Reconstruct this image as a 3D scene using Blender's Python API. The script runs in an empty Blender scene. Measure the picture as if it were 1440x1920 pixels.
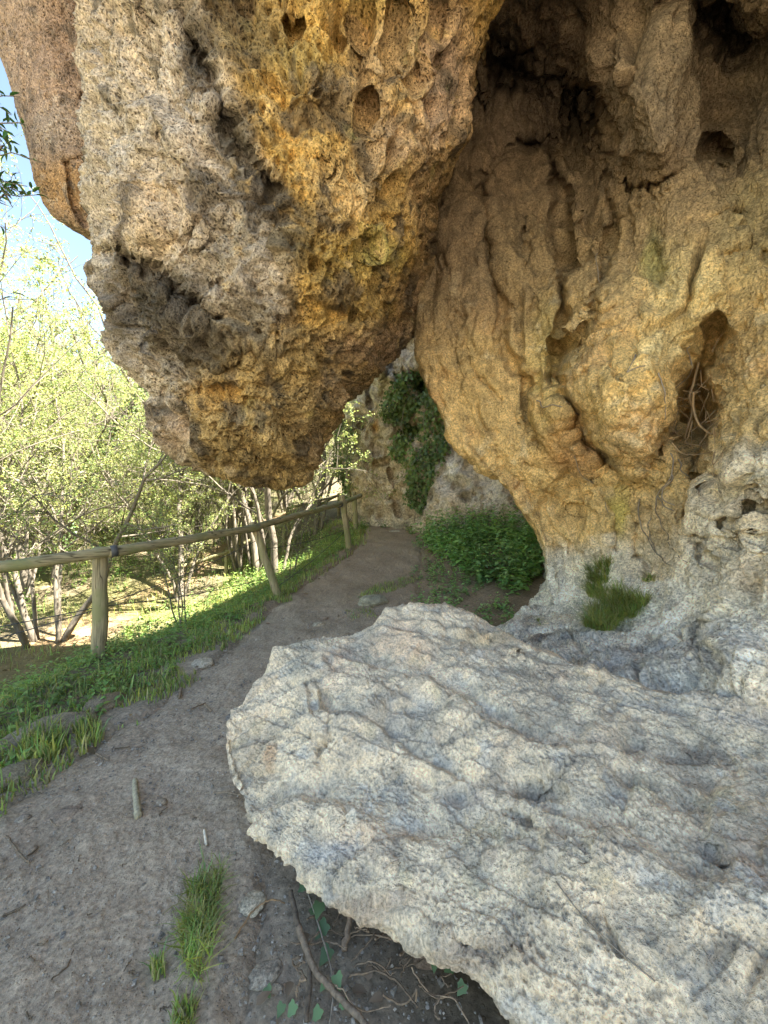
import bpy, math, random
import numpy as np
from mathutils import Vector

# ------------------------------------------------------------------ camera, sky, sun, exposure
S = bpy.context.scene
F = 720.0                       # focal length in photograph pixels (1440 x 1920)
EYE = 1.5
cam = bpy.data.objects.new('camera', bpy.data.cameras.new('camera'))
S.collection.objects.link(cam)
cam.location = (0, 0, EYE)
cam.rotation_euler = (math.radians(90), 0, 0)
cam.data.sensor_fit = 'VERTICAL'
cam.data.sensor_height = 36
cam.data.lens = 36 * F / 1920
cam.data.clip_start = 0.02
cam.data.clip_end = 2000
S.camera = cam

SUN_ELEV, SUN_AZ = math.radians(54), math.atan2(0.57, -0.16)    # azimuth from +Y towards +X
W = bpy.data.worlds.new('World'); S.world = W; W.use_nodes = True
wn = W.node_tree
sky = wn.nodes.new('ShaderNodeTexSky'); sky.sky_type = 'NISHITA'; sky.sun_disc = False
sky.sun_elevation = SUN_ELEV; sky.sun_rotation = SUN_AZ
sky.altitude = 400; sky.air_density = 1.0; sky.dust_density = 0.0; sky.ozone_density = 2.5
bg = wn.nodes['Background']; bg.inputs['Strength'].default_value = 0.07
wb = wn.nodes.new('ShaderNodeMix'); wb.data_type = 'RGBA'; wb.blend_type = 'MULTIPLY'; wb.inputs[0].default_value = 1; wb.inputs[7].default_value = (1.16, 1.0, .81, 1)
wn.links.new(sky.outputs[0], wb.inputs[6]); wn.links.new(wb.outputs[2], bg.inputs['Color'])

sl = bpy.data.lights.new('sun', 'SUN'); sl.energy = 5.0; sl.angle = math.radians(0.5); sl.color = (1, 0.95, 0.86)
so = bpy.data.objects.new('sun', sl); S.collection.objects.link(so)
sd = Vector((math.sin(SUN_AZ) * math.cos(SUN_ELEV), math.cos(SUN_AZ) * math.cos(SUN_ELEV), math.sin(SUN_ELEV)))
so.rotation_euler = (-sd).to_track_quat('-Z', 'Y').to_euler(); so.location = sd * 60
S.view_settings.view_transform = 'Standard'; S.view_settings.look = 'None'
S.view_settings.gamma = 1; S.view_settings.use_curve_mapping = False
S.view_settings.exposure = 3.15
S.render.engine = 'CYCLES'
S.cycles.max_bounces = 8; S.cycles.diffuse_bounces = 5; S.cycles.transmission_bounces = 4
S.cycles.glossy_bounces = 2; S.cycles.caustics_reflective = False; S.cycles.caustics_refractive = False
S.cycles.use_denoising = True

# ------------------------------------------------------------------ helpers
def P(px, py, d):
    return np.array([(px - 720) / F * d, d, EYE + (960 - py) / F * d])

def to_px(v):
    d = np.maximum(v[:, 1], 1e-3)
    return 720 + v[:, 0] / d * F, 960 - (v[:, 2] - EYE) / d * F

def _h(ix, iy, iz, s):
    h = (ix * np.uint32(0x8da6b343)) ^ (iy * np.uint32(0xd8163841)) ^ (iz * np.uint32(0xcb1ab31f)) ^ np.uint32((s * 0x9e3779b9) & 0xffffffff)
    h ^= h >> np.uint32(15); h *= np.uint32(0x2c1b3c6d); h ^= h >> np.uint32(12); h *= np.uint32(0x297a2d39); h ^= h >> np.uint32(15)
    return h

def perlin(p, s=0):
    p = p.astype(np.float32)
    f = np.floor(p); t = p - f; i = f.astype(np.int64).astype(np.uint32)
    u = t * t * t * (t * (t * 6 - 15) + 10)
    out = 0
    for c in range(8):
        o = (c & 1, (c >> 1) & 1, c >> 2)
        h = _h(i[:, 0] + np.uint32(o[0]), i[:, 1] + np.uint32(o[1]), i[:, 2] + np.uint32(o[2]), s)
        g = [((h >> np.uint32(k)) & np.uint32(255)).astype(np.float32) / 127.5 - 1 for k in (0, 8, 16)]
        w = 1
        dot = 0
        for k in range(3):
            dot = dot + g[k] * (t[:, k] - o[k])
            w = w * (u[:, k] if o[k] else 1 - u[:, k])
        out = out + w * dot
    return out

def fbm(p, n=4, s=0, gain=0.5):
    a, tot = 1.0, 0
    for k in range(n):
        tot = tot + a * perlin(p * 2.03 ** k + k * 7.3, s + k); a *= gain
    return tot

def ridged(p, n=3, s=0):
    a, tot = 1.0, 0
    for k in range(n):
        tot = tot + a * (1 - 2.2 * np.abs(perlin(p * 2.1 ** k + k * 5.1, s + k))); a *= 0.5
    return tot

def worley(p, s=0, jit=0.9):
    p = p.astype(np.float32)
    b = np.floor(p - 0.5); best = np.full(len(p), 9.0, np.float32)
    for c in range(8):
        q = b + np.array((c & 1, (c >> 1) & 1, c >> 2), np.float32)
        i = q.astype(np.int64).astype(np.uint32)
        h = _h(i[:, 0], i[:, 1], i[:, 2], s)
        d2 = 0
        for k, sh in enumerate((0, 8, 16)):
            r = ((h >> np.uint32(sh)) & np.uint32(255)).astype(np.float32) / 255
            d2 = d2 + (q[:, k] + 0.5 + (r - 0.5) * jit - p[:, k]) ** 2
        best = np.minimum(best, d2)
    return np.sqrt(best)

def sstep(a, b, x):
    t = np.clip((x - a) / (b - a), 0, 1)
    return t * t * (3 - 2 * t)

COL = S.collection
def mesh_from(name, V, quads=None, tris=None, smooth=True, tint=None):
    me = bpy.data.meshes.new(name)
    V = np.asarray(V, np.float32)
    q = np.zeros((0, 4), np.int32) if quads is None else np.asarray(quads, np.int32).reshape(-1, 4)
    t = np.zeros((0, 3), np.int32) if tris is None else np.asarray(tris, np.int32).reshape(-1, 3)
    me.vertices.add(len(V)); me.vertices.foreach_set('co', V.ravel())
    nl = q.size + t.size
    me.loops.add(nl); me.loops.foreach_set('vertex_index', np.concatenate([q.ravel(), t.ravel()]).astype(np.int32))
    npoly = len(q) + len(t)
    me.polygons.add(npoly)
    st = np.concatenate([np.arange(len(q)) * 4, q.size + np.arange(len(t)) * 3]).astype(np.int32)
    me.polygons.foreach_set('loop_start', st)
    me.polygons.foreach_set('use_smooth', np.full(npoly, smooth))
    me.update(calc_edges=True); me.validate()
    if tint is not None:
        at = me.attributes.new('tint', 'FLOAT_COLOR', 'POINT')
        c = np.ones((len(V), 4), np.float32); c[:, :3] = tint
        at.data.foreach_set('color', c.ravel())
    return me

def obj(name, me, mat=None, parent=None, loc=None):
    o = bpy.data.objects.new(name, me); COL.objects.link(o)
    if mat is not None and len(me.materials) == 0: me.materials.append(mat)
    if parent is not None: o.parent = parent
    if loc is not None: o.location = loc
    return o

def tag(o, label=None, cat=None, group=None, kind=None):
    if label: o['label'] = label
    if cat: o['category'] = cat
    if group: o['group'] = group
    if kind: o['kind'] = kind
    return o

def empty(name, loc=(0, 0, 0)):
    o = bpy.data.objects.new(name, None); COL.objects.link(o); o.location = loc; o.empty_display_size = 0.1
    return o

class MB:
    """collects tubes and other small shapes and links them as ONE mesh"""
    def __init__(s): s.v = []; s.q = []; s.t = []; s.n = 0; s.c = []
    def add(s, v, q=None, t=None, col=(1, 1, 1)):
        v = np.asarray(v, float); s.v.append(v)
        if q is not None and len(q): s.q.append(np.asarray(q) + s.n)
        if t is not None and len(t): s.t.append(np.asarray(t) + s.n)
        c = np.asarray(col, float); s.c.append(np.broadcast_to(c, (len(v), 3)).copy())
        s.n += len(v)
    def tube(s, pts, rad, k=6, cap=True, col=(1, 1, 1)):
        pts = np.asarray(pts, float); n = len(pts); rad = np.broadcast_to(np.asarray(rad, float), (n,))
        tan = np.gradient(pts, axis=0); tan /= np.linalg.norm(tan, axis=1)[:, None] + 1e-9
        a = np.array((0, 0, 1.0)) if abs(tan[0][2]) < 0.9 else np.array((1.0, 0, 0))
        ref = np.cross(tan[0], a); ref /= np.linalg.norm(ref)
        ang = np.linspace(0, 2 * math.pi, k, endpoint=False); V = []
        for i in range(n):
            ref = ref - tan[i] * np.dot(ref, tan[i]); ref /= np.linalg.norm(ref) + 1e-9
            b = np.cross(tan[i], ref)
            V.append(pts[i] + rad[i] * (np.cos(ang)[:, None] * ref + np.sin(ang)[:, None] * b))
        V = np.concatenate(V)
        i, j = np.meshgrid(np.arange(n - 1), np.arange(k), indexing='ij'); j2 = (j + 1) % k
        Q = np.stack([i * k + j, i * k + j2, (i + 1) * k + j2, (i + 1) * k + j], -1).reshape(-1, 4)
        T = []
        if cap:
            V = np.concatenate([V, pts[:1], pts[-1:]])
            for m in range(k):
                m2 = (m + 1) % k
                T.append((n * k, m2, m)); T.append((n * k + 1, (n - 1) * k + m, (n - 1) * k + m2))
        s.add(V, Q, T, col)
    def build(s, name, mat, parent=None, smooth=True, loc=None):
        V = np.concatenate(s.v)
        me = mesh_from(name, V, np.concatenate(s.q) if s.q else None, np.concatenate(s.t) if s.t else None, smooth, np.concatenate(s.c))
        return obj(name, me, mat, parent, loc)

def catmull(C, counts, cyc=False):
    """C: (n, m, 3) control rows -> sampled along axis 0"""
    n = len(C); out = []
    segs = n if cyc else n - 1
    for i in range(segs):
        if cyc: p0, p1, p2, p3 = C[(i - 1) % n], C[i], C[(i + 1) % n], C[(i + 2) % n]
        else: p0, p1, p2, p3 = C[max(i - 1, 0)], C[i], C[i + 1], C[min(i + 2, n - 1)]
        k = counts[i]; t = (np.arange(k) / k)[:, None, None]
        out.append(0.5 * (2 * p1 + (p2 - p0) * t + (2 * p0 - 5 * p1 + 4 * p2 - p3) * t ** 2 + (3 * p1 - p0 - 3 * p2 + p3) * t ** 3))
    if not cyc: out.append(C[-1:])
    return np.concatenate(out)

def seg_counts(C, cyc, step, hidden=()):
    """samples for each segment along axis 0, from how large it shows"""
    n = len(C); segs = n if cyc else n - 1; res = []
    flat = C.reshape(-1, 3); px, py = to_px(flat); px = px.reshape(C.shape[:2]) * 768 / 1440; py = py.reshape(C.shape[:2]) * 768 / 1440
    ok = (px > -80) & (px < 848) & (py > -80) & (py < 1104) & (C[:, :, 1] > 0.3)
    for i in range(segs):
        j = (i + 1) % n
        pd = np.hypot(px[i] - px[j], py[i] - py[j]); v = ok[i] | ok[j]
        pd = np.minimum(pd, 400)
        wd = np.linalg.norm(C[i] - C[j], axis=1) * 22
        m = max(pd[v].max() / step if v.any() else 0, wd.max())
        if i in hidden: m = wd.max()
        res.append(int(max(2, min(m, 260))))
    return res

def loft(rows, step=1.5, hid_r=(), hid_c=(), cyc=True):
    C = np.array(rows, float)
    cr = seg_counts(C, False, step, hid_r)
    CT = C.transpose(1, 0, 2)
    cc = seg_counts(CT, cyc, step, hid_c)
    A = catmull(C, cr)                      # rows
    B = catmull(A.transpose(1, 0, 2), cc, cyc).transpose(1, 0, 2)
    return B

def grid_normals(G, cyc=True):
    du = np.gradient(G, axis=0)
    dv = (np.roll(G, -1, 1) - np.roll(G, 1, 1)) if cyc else np.gradient(G, axis=1)
    n = np.cross(dv, du); l = np.linalg.norm(n, axis=2, keepdims=True)
    return n / (l + 1e-9)

def grid_quads(R, Cn, cyc=True):
    i, j = np.meshgrid(np.arange(R - 1), np.arange(Cn if cyc else Cn - 1), indexing='ij')
    j2 = (j + 1) % Cn
    return np.stack([i * Cn + j, i * Cn + j2, (i + 1) * Cn + j2, (i + 1) * Cn + j], -1).reshape(-1, 4)

def beds(q, dirn, freq, s, warp=.9):
    h = q @ np.array(dirn) * freq + warp * fbm(q * .9, 3, s); f = h - np.floor(h)
    return f * (1 - sstep(.84, 1, f))

def creases(q, s, w):
    return np.exp(-(perlin(q, s) / w) ** 2)

def poly_dist(px, py, pl):
    d = np.full(len(px), 1e9)
    for (x0, y0), (x1, y1) in zip(pl[:-1], pl[1:]):
        dx, dy = x1 - x0, y1 - y0; L = dx * dx + dy * dy
        t = np.clip(((px - x0) * dx + (py - y0) * dy) / L, 0, 1)
        d = np.minimum(d, np.hypot(px - x0 - t * dx, py - y0 - t * dy))
    return d

def inside(px, py, poly):
    r = np.zeros(len(px), bool); n = len(poly)
    for i in range(n):
        (x0, y0), (x1, y1) = poly[i], poly[(i + 1) % n]
        c = ((y0 > py) != (y1 > py)); r ^= c & (px < (x1 - x0) * (py - y0) / ((y1 - y0) or 1e-9) + x0)
    return r

def rock(name, rows, sculpt, surface, colours, mat, step=1.5, hid_r=(), hid_c=(), label=None, cat=None, inward=False):
    """a closed lofted solid: control rows -> carved dents and cracks -> displaced surface -> one mesh"""
    G = loft(rows, step, hid_r, hid_c); R, Cn, _ = G.shape
    N = grid_normals(G).reshape(-1, 3); V = G.reshape(-1, 3)
    cen = V.mean(0)
    if np.median(((V - cen) * N).sum(1)) < 0: N = -N
    view = V - np.array((0, 0, EYE)); vd = np.linalg.norm(view, axis=1, keepdims=True); view = view / vd
    front = sstep(-0.25, 0.1, -(view * N).sum(1))
    px, py = to_px(V)
    wob = perlin(V * 2.2, 91); wob2 = perlin(V * 2.2 + 31, 92); wf = perlin(V * 9, 93); wf2 = perlin(V * 9 + 11, 94)
    sc = F / np.maximum(vd[:, 0], .3)
    wx, wy = px + (wob * .16 + wf * .05) * sc, py + (wob2 * .16 + wf2 * .05) * sc
    mv = np.zeros(len(V))
    for b in sculpt:
        if b[0] == 'dent':
            _, x, y, rx, ry, dep = b
            r = np.hypot((wx - x) / rx, (wy - y) / ry); mv += dep * (1 - sstep(0.05, 1.15, r + .35 * wf)) * front
        else:
            _, pl, wd_, dep = b
            d = poly_dist(wx, wy, pl); mv += dep * (1 - sstep(0.15, 1.0, d / wd_)) * front
    V2 = V + (-N if inward else view) * mv[:, None]
    N2 = grid_normals(V2.reshape(R, Cn, 3)).reshape(-1, 3)
    if (N2 * N).sum() < 0: N2 = -N2
    D = surface(V, px, py)
    D = D - np.median(D)
    V3 = V2 + N2 * D[:, None]
    tint = colours(V, wx, wy) * np.array((1.03, 1, .93))
    me = mesh_from(name, V3, grid_quads(R, Cn), None, True, tint)
    o = obj(name, me, mat)
    tag(o, label, cat)
    return o, V3, N2, px, py

def paint(base, wx, wy, strokes):
    c = np.broadcast_to(np.asarray(base, float), (len(wx), 3)).copy()
    for x, y, rx, ry, col, st in strokes:
        r = np.hypot((wx - x) / rx, (wy - y) / ry); w = (st * (1 - sstep(0.3, 1.25, r)))[:, None]
        c = c * (1 - w) + np.asarray(col) * w
    return c

def mixc(c, col, w):
    w = np.clip(w, 0, 1)[:, None]
    return c * (1 - w) + np.asarray(col) * w

# ------------------------------------------------------------------ materials
def mat_new(name):
    m = bpy.data.materials.new(name); m.use_nodes = True
    nt = m.node_tree; return m, nt, nt.nodes['Principled BSDF'], nt.nodes.new, nt.links.new

def node(nt, typ, **kw):
    n = nt.nodes.new(typ)
    for k, v in kw.items():
        if k in n.inputs.keys(): n.inputs[k].default_value = v
        else: setattr(n, k, v)
    return n

def ramp(nt, src, stops):
    r = nt.nodes.new('ShaderNodeValToRGB'); e = r.color_ramp.elements
    while len(e) < len(stops): e.new(0.5)
    for k, (pos, col) in enumerate(stops):
        e[k].position = pos; e[k].color = (*col, 1) if len(col) == 3 else col
    nt.links.new(src, r.inputs[0]); return r

def mul(nt, a, b, fac=1.0, mode='MULTIPLY'):
    m = nt.nodes.new('ShaderNodeMix'); m.data_type = 'RGBA'; m.blend_type = mode
    if isinstance(fac, float): m.inputs[0].default_value = fac
    else: nt.links.new(fac, m.inputs[0])
    for s, v in ((6, a), (7, b)):
        if isinstance(v, tuple): m.inputs[s].default_value = (*v, 1)
        else: nt.links.new(v, m.inputs[s])
    return m.outputs[2]

def rock_material(name, grain=60.0, pore=38.0, pore_col=0.35, pore_amt=0.8, bump=0.5, dist=0.012, contrast=0.35):
    m, nt, b, new, link = mat_new(name)
    tc = new('ShaderNodeTexCoord'); co = tc.outputs['Object']
    at = node(nt, 'ShaderNodeAttribute', attribute_name='tint')
    n1 = node(nt, 'ShaderNodeTexNoise', Scale=grain * .12, Detail=8.0, Roughness=.65); link(co, n1.inputs['Vector'])
    n2 = node(nt, 'ShaderNodeTexNoise', Scale=grain, Detail=6.0, Roughness=.7); link(co, n2.inputs['Vector'])
    wv = node(nt, 'ShaderNodeTexNoise', Scale=pore * .5, Detail=3.0); link(co, wv.inputs['Vector'])
    wadd = node(nt, 'ShaderNodeVectorMath', operation='MULTIPLY_ADD')
    link(wv.outputs['Color'], wadd.inputs[0]); wadd.inputs[1].default_value = (.05, .05, .05); link(co, wadd.inputs[2])
    v1 = node(nt, 'ShaderNodeTexVoronoi', Scale=pore); link(wadd.outputs[0], v1.inputs['Vector'])
    v2 = node(nt, 'ShaderNodeTexVoronoi', Scale=pore * 2.3); link(wadd.outputs[0], v2.inputs['Vector'])
    pm = node(nt, 'ShaderNodeTexNoise', Scale=3.1, Detail=4.0); link(co, pm.inputs['Vector'])
    lo, hi = 1 - contrast, 1 + contrast
    c = mul(nt, at.outputs['Color'], ramp(nt, n1.outputs[0], [(.3, (lo, lo, lo)), (.5, (1, 1, 1)), (.72, (hi, hi * .98, hi * .94))]).outputs[0])
    c = mul(nt, c, ramp(nt, n2.outputs[0], [(.32, (lo * .75,) * 3), (.5, (1, 1, 1)), (.66, (hi * 1.1,) * 3)]).outputs[0])
    pr = ramp(nt, v1.outputs['Distance'], [(.10, (1, 1, 1)), (.34, (0, 0, 0))])
    pk = ramp(nt, pm.outputs[0], [(.36, (.2, .2, .2)), (.54, (1, 1, 1))])
    pr2 = ramp(nt, v2.outputs['Distance'], [(.08, (.85,) * 3), (.36, (0, 0, 0))])
    pmask = mul(nt, mul(nt, pr.outputs[0], pk.outputs[0]), pr2.outputs[0], 1.0, 'LIGHTEN')
    pf = node(nt, 'ShaderNodeMath', operation='MULTIPLY'); link(pmask, pf.inputs[0]); pf.inputs[1].default_value = pore_amt
    dark = mul(nt, c, (pore_col, pore_col * .93, pore_col * .85))
    c = mul(nt, c, dark, pf.outputs[0], 'MIX')
    link(c, b.inputs['Base Color'])
    b.inputs['Roughness'].default_value = .92; b.inputs['Specular IOR Level'].default_value = .2
    h1 = node(nt, 'ShaderNodeMath', operation='MULTIPLY_ADD'); link(pf.outputs[0], h1.inputs[0]); h1.inputs[1].default_value = -.8; link(n2.outputs[0], h1.inputs[2])
    h2 = node(nt, 'ShaderNodeMath', operation='MULTIPLY_ADD'); link(n1.outputs[0], h2.inputs[0]); h2.inputs[1].default_value = 1.2; link(h1.outputs[0], h2.inputs[2])
    bp = node(nt, 'ShaderNodeBump', Strength=bump, Distance=dist); link(h2.outputs[0], bp.inputs['Height']); link(bp.outputs[0], b.inputs['Normal'])
    return m

def leaf_material(name, col, trans=0.45, rough=.5, var=.35):
    m, nt, b, new, link = mat_new(name)
    at = node(nt, 'ShaderNodeAttribute', attribute_name='tint')
    tc = new('ShaderNodeTexCoord'); n = node(nt, 'ShaderNodeTexNoise', Scale=1.3, Detail=3.0); link(tc.outputs['Object'], n.inputs['Vector'])
    c = mul(nt, at.outputs['Color'], col)
    c = mul(nt, c, ramp(nt, n.outputs[0], [(.3, (1 - var,) * 3), (.7, (1 + var, 1 + var, 1 + var * .6))]).outputs[0])
    link(c, b.inputs['Base Color']); b.inputs['Roughness'].default_value = rough; b.inputs['Specular IOR Level'].default_value = .3
    tr = new('ShaderNodeBsdfTranslucent'); link(mul(nt, c, (1.06, 1.16, .8)), tr.inputs['Color'])
    mx = new('ShaderNodeMixShader'); mx.inputs[0].default_value = trans
    link(b.outputs[0], mx.inputs[1]); link(tr.outputs[0], mx.inputs[2]); link(mx.outputs[0], nt.nodes['Material Output'].inputs[0])
    return m

def wood_material(name, col, scale=30.0, bump=.4, stretch=(1, 1, .12), green=None):
    m, nt, b, new, link = mat_new(name)
    at = node(nt, 'ShaderNodeAttribute', attribute_name='tint')
    tc = new('ShaderNodeTexCoord'); mp = new('ShaderNodeMapping'); mp.inputs['Scale'].default_value = stretch; link(tc.outputs['Object'], mp.inputs['Vector'])
    n = node(nt, 'ShaderNodeTexNoise', Scale=scale, Detail=8.0, Roughness=.7); link(mp.outputs[0], n.inputs['Vector'])
    n2 = node(nt, 'ShaderNodeTexNoise', Scale=3.0, Detail=4.0); link(tc.outputs['Object'], n2.inputs['Vector'])
    c = mul(nt, at.outputs['Color'], col)
    c = mul(nt, c, ramp(nt, n.outputs[0], [(.3, (.36,) * 3), (.5, (1, 1, 1)), (.72, (1.6, 1.55, 1.45))]).outputs[0])
    if green:
        n3 = node(nt, 'ShaderNodeTexNoise', Scale=scale * .45, Detail=2.0); link(mp.outputs[0], n3.inputs['Vector'])
        c = mul(nt, c, ramp(nt, n3.outputs[0], [(.485, (1, 1, 1)), (.5, (.22, .2, .18)), (.515, (1, 1, 1))]).outputs[0])
        g = ramp(nt, n2.outputs[0], [(.45, (0, 0, 0)), (.62, (1, 1, 1))]); c = mul(nt, c, green, g.outputs[0], 'MIX')
    link(c, b.inputs['Base Color']); b.inputs['Roughness'].default_value = .85; b.inputs['Specular IOR Level'].default_value = .2
    bp = node(nt, 'ShaderNodeBump', Strength=bump, Distance=.01); link(n.outputs[0], bp.inputs['Height']); link(bp.outputs[0], b.inputs['Normal'])
    return m

def soil_material(name, light, dark, rough_scale=1.0):
    m, nt, b, new, link = mat_new(name)
    at = node(nt, 'ShaderNodeAttribute', attribute_name='tint')
    tc = new('ShaderNodeTexCoord'); co = tc.outputs['Object']
    n1 = node(nt, 'ShaderNodeTexNoise', Scale=2.3, Detail=6.0, Roughness=.6); link(co, n1.inputs['Vector'])
    n2 = node(nt, 'ShaderNodeTexNoise', Scale=55 * rough_scale, Detail=8.0, Roughness=.75); link(co, n2.inputs['Vector'])
    v = node(nt, 'ShaderNodeTexVoronoi', Scale=70 * rough_scale); link(co, v.inputs['Vector'])
    c = mul(nt, dark, light, ramp(nt, n1.outputs[0], [(.35, (0, 0, 0)), (.65, (1, 1, 1))]).outputs[0], 'MIX')
    c = mul(nt, c, at.outputs['Color'])
    c = mul(nt, c, ramp(nt, n2.outputs[0], [(.3, (.42,) * 3), (.5, (1, 1, 1)), (.7, (1.6, 1.56, 1.5))]).outputs[0])
    vc = ramp(nt, v.outputs['Color'], [(.80, (0, 0, 0)), (.84, (1, 1, 1))])
    vd = ramp(nt, v.outputs['Distance'], [(.18, (1, 1, 1)), (.3, (0, 0, 0))])
    c = mul(nt, c, (.5, .44, .37), mul(nt, vc.outputs[0], vd.outputs[0]), 'MIX')
    link(c, b.inputs['Base Color']); b.inputs['Roughness'].default_value = .95; b.inputs['Specular IOR Level'].default_value = .15
    h = node(nt, 'ShaderNodeMath', operation='MULTIPLY_ADD'); link(vd.outputs[0], h.inputs[0]); h.inputs[1].default_value = .35; link(n2.outputs[0], h.inputs[2])
    bp = node(nt, 'ShaderNodeBump', Strength=.8, Distance=.012); link(h.outputs[0], bp.inputs['Height']); link(bp.outputs[0], b.inputs['Normal'])
    return m

M_over = rock_material('overhang_limestone', grain=55, pore=30, pore_col=.2, pore_amt=.95, bump=1.0, dist=.022, contrast=.42)
M_cave = rock_material('cave_limestone', grain=50, pore=34, pore_col=.36, pore_amt=.55, bump=1.0, dist=.02, contrast=.4)
M_bould = rock_material('boulder_limestone', grain=85, pore=62, pore_col=.5, pore_amt=.45, bump=1.0, dist=.012, contrast=.22)
M_cliff = rock_material('cliff_limestone', grain=16, pore=9, pore_col=.4, pore_amt=.6, bump=.8, dist=.06)
M_stone = rock_material('loose_stone', grain=110, pore=90, pore_col=.5, pore_amt=.6, bump=.6, dist=.006)
M_soil = soil_material('trodden_soil', (.47, .375, .275), (.34, .265, .19))
M_ground = soil_material('woodland_soil', (.19, .155, .095), (.12, .10, .06), .6)
M_leaf = leaf_material('spring_leaf', (.32, .36, .175), .5)
M_ivy = leaf_material('ivy_leaf', (.125, .195, .075), .2, .35)
M_herb = leaf_material('herb_leaf', (.20, .31, .10), .35)
M_nettle = leaf_material('nettle_leaf', (.26, .42, .165), .35)
M_grass = leaf_material('grass_blade', (.31, .42, .145), .4)
M_ever = leaf_material('evergreen_leaf', (.05, .12, .03), .25, .3)
M_dead = leaf_material('dead_leaf', (.30, .22, .16), .2, .7)
M_bark = wood_material('grey_bark', (.17, .145, .11), 14, .6, (1, 1, .3))
M_post = wood_material('weathered_pole', (.32, .27, .165), 40, .5, (1, 1, .06), green=(.25, .24, .115))
M_rail = wood_material('mossy_rail', (.28, .24, .14), 30, .5, (.12, .12, 1), green=(.21, .21, .095))
M_twig = wood_material('dry_twig', (.27, .23, .18), 60, .4)
M_root = wood_material('bare_root', (.32, .22, .12), 50, .4)
m_, nt_, b_, _, _ = mat_new('wire_steel'); b_.inputs['Base Color'].default_value = (.06, .06, .06, 1); b_.inputs['Roughness'].default_value = .6; M_wire = m_
# ------------------------------------------------------------------ the overhanging rock
def rw(*p): return [P(*q) if q[0] != 'w' else np.array(q[1:], float) for q in p]
GREY, TAN, GOLD, DARK, BROWN, OCHRE = (.50, .44, .37), (.52, .415, .30), (.56, .375, .125), (.12, .10, .075), (.30, .215, .15), (.52, .36, .17)
rows = [
 rw(*[(490, 888, 4.45)] * 11),
 rw((415, 884, 4.3), (440, 889, 4.15), (465, 895, 4.08), (492, 899, 4.05), (525, 902, 4.1), (550, 898, 4.2), (577, 888, 4.4), (590, 872, 4.7), (560, 868, 5.0), (500, 868, 5.0), (440, 872, 4.7)),
 rw((345, 862, 4.2), (378, 870, 4.0), (410, 878, 3.85), (450, 884, 3.75), (500, 886, 3.78), (545, 880, 3.95), (588, 862, 4.4), (596, 845, 4.9), (560, 845, 5.4), (480, 845, 5.3), (400, 848, 4.9)),
 rw((298, 805, 4.05), (335, 812, 3.75), (375, 825, 3.52), (430, 835, 3.4), (500, 835, 3.45), (560, 825, 3.75), (610, 808, 4.4), (614, 788, 5.1), (585, 780, 5.7), (480, 785, 5.6), (370, 788, 5.0)),
 rw((302, 742, 3.95), (322, 750, 3.55), (365, 760, 3.25), (430, 770, 3.12), (520, 770, 3.2), (600, 765, 3.6), (650, 745, 4.6), (682, 708, 5.3), (660, 715, 5.9), (500, 715, 5.8), (360, 725, 5.0)),
 rw((230, 660, 3.75), (272, 665, 3.35), (325, 675, 3.05), (410, 690, 2.93), (530, 695, 3.05), (640, 690, 3.55), (718, 668, 4.6), (765, 632, 5.5), (730, 630, 6.1), (520, 630, 6.0), (310, 640, 4.9)),
 rw((222, 590, 3.6), (250, 592, 3.15), (315, 598, 2.88), (430, 605, 2.78), (560, 612, 2.85), (680, 600, 3.25), (735, 600, 4.3), (805, 615, 5.5), (760, 560, 6.1), (540, 560, 6.0), (290, 570, 4.8)),
 rw((193, 490, 3.5), (228, 492, 3.02), (310, 495, 2.75), (450, 500, 2.63), (590, 505, 2.68), (712, 498, 3.0), (762, 490, 3.5), (815, 490, 5.3), (790, 440, 6.0), (560, 440, 6.0), (260, 470, 4.7)),
 rw((185, 380, 3.4), (225, 382, 2.92), (315, 385, 2.63), (480, 390, 2.52), (630, 388, 2.6), (755, 378, 2.9), (815, 370, 3.4), (835, 375, 4.7), (820, 330, 6.0), (560, 330, 6.0), (250, 360, 4.6)),
 rw((179, 270, 3.3), (222, 270, 2.82), (310, 272, 2.53), (455, 275, 2.42), (630, 275, 2.5), (800, 265, 2.8), (888, 255, 3.3), (880, 250, 4.3), (850, 240, 6.0), (560, 240, 6.0), (250, 260, 4.5)),
 rw((174, 140, 3.2), (215, 140, 2.72), (290, 140, 2.43), (400, 142, 2.33), (610, 145, 2.38), (800, 140, 2.65), (902, 133, 3.1), (900, 130, 4.0), (870, 120, 5.6), (560, 120, 5.6), (240, 130, 4.4)),
 rw((170, 0, 3.1), (205, 0, 2.62), (265, 0, 2.34), (345, 0, 2.26), (590, 0, 2.28), (820, 0, 2.5), (942, 0, 2.9), (945, 0, 3.7), (900, 0, 5.0), (560, 0, 5.0), (240, 0, 4.2)),
 rw((150, -260, 2.9), (180, -260, 2.45), (225, -260, 2.2), (290, -260, 2.1), (560, -260, 2.05), (860, -260, 2.15), (1030, -260, 2.4), (1040, -260, 3.0), (960, -260, 4.2), (560, -260, 4.2), (230, -260, 3.8)),
 rw(('w', -2.3, 3.0, 7.1), ('w', -2.0, 2.5, 7.2), ('w', -1.6, 2.2, 7.3), ('w', -1.1, 2.0, 7.3), ('w', -.4, 1.9, 7.3), ('w', .4, 2.0, 7.3), ('w', 1.2, 2.3, 7.2), ('w', 1.2, 3.2, 7.2), ('w', .8, 4.2, 7.2), ('w', -.9, 4.3, 7.2), ('w', -2.0, 3.9, 7.1)),
 rw(*[('w', -.6, 3.1, 7.9)] * 11),
]
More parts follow.
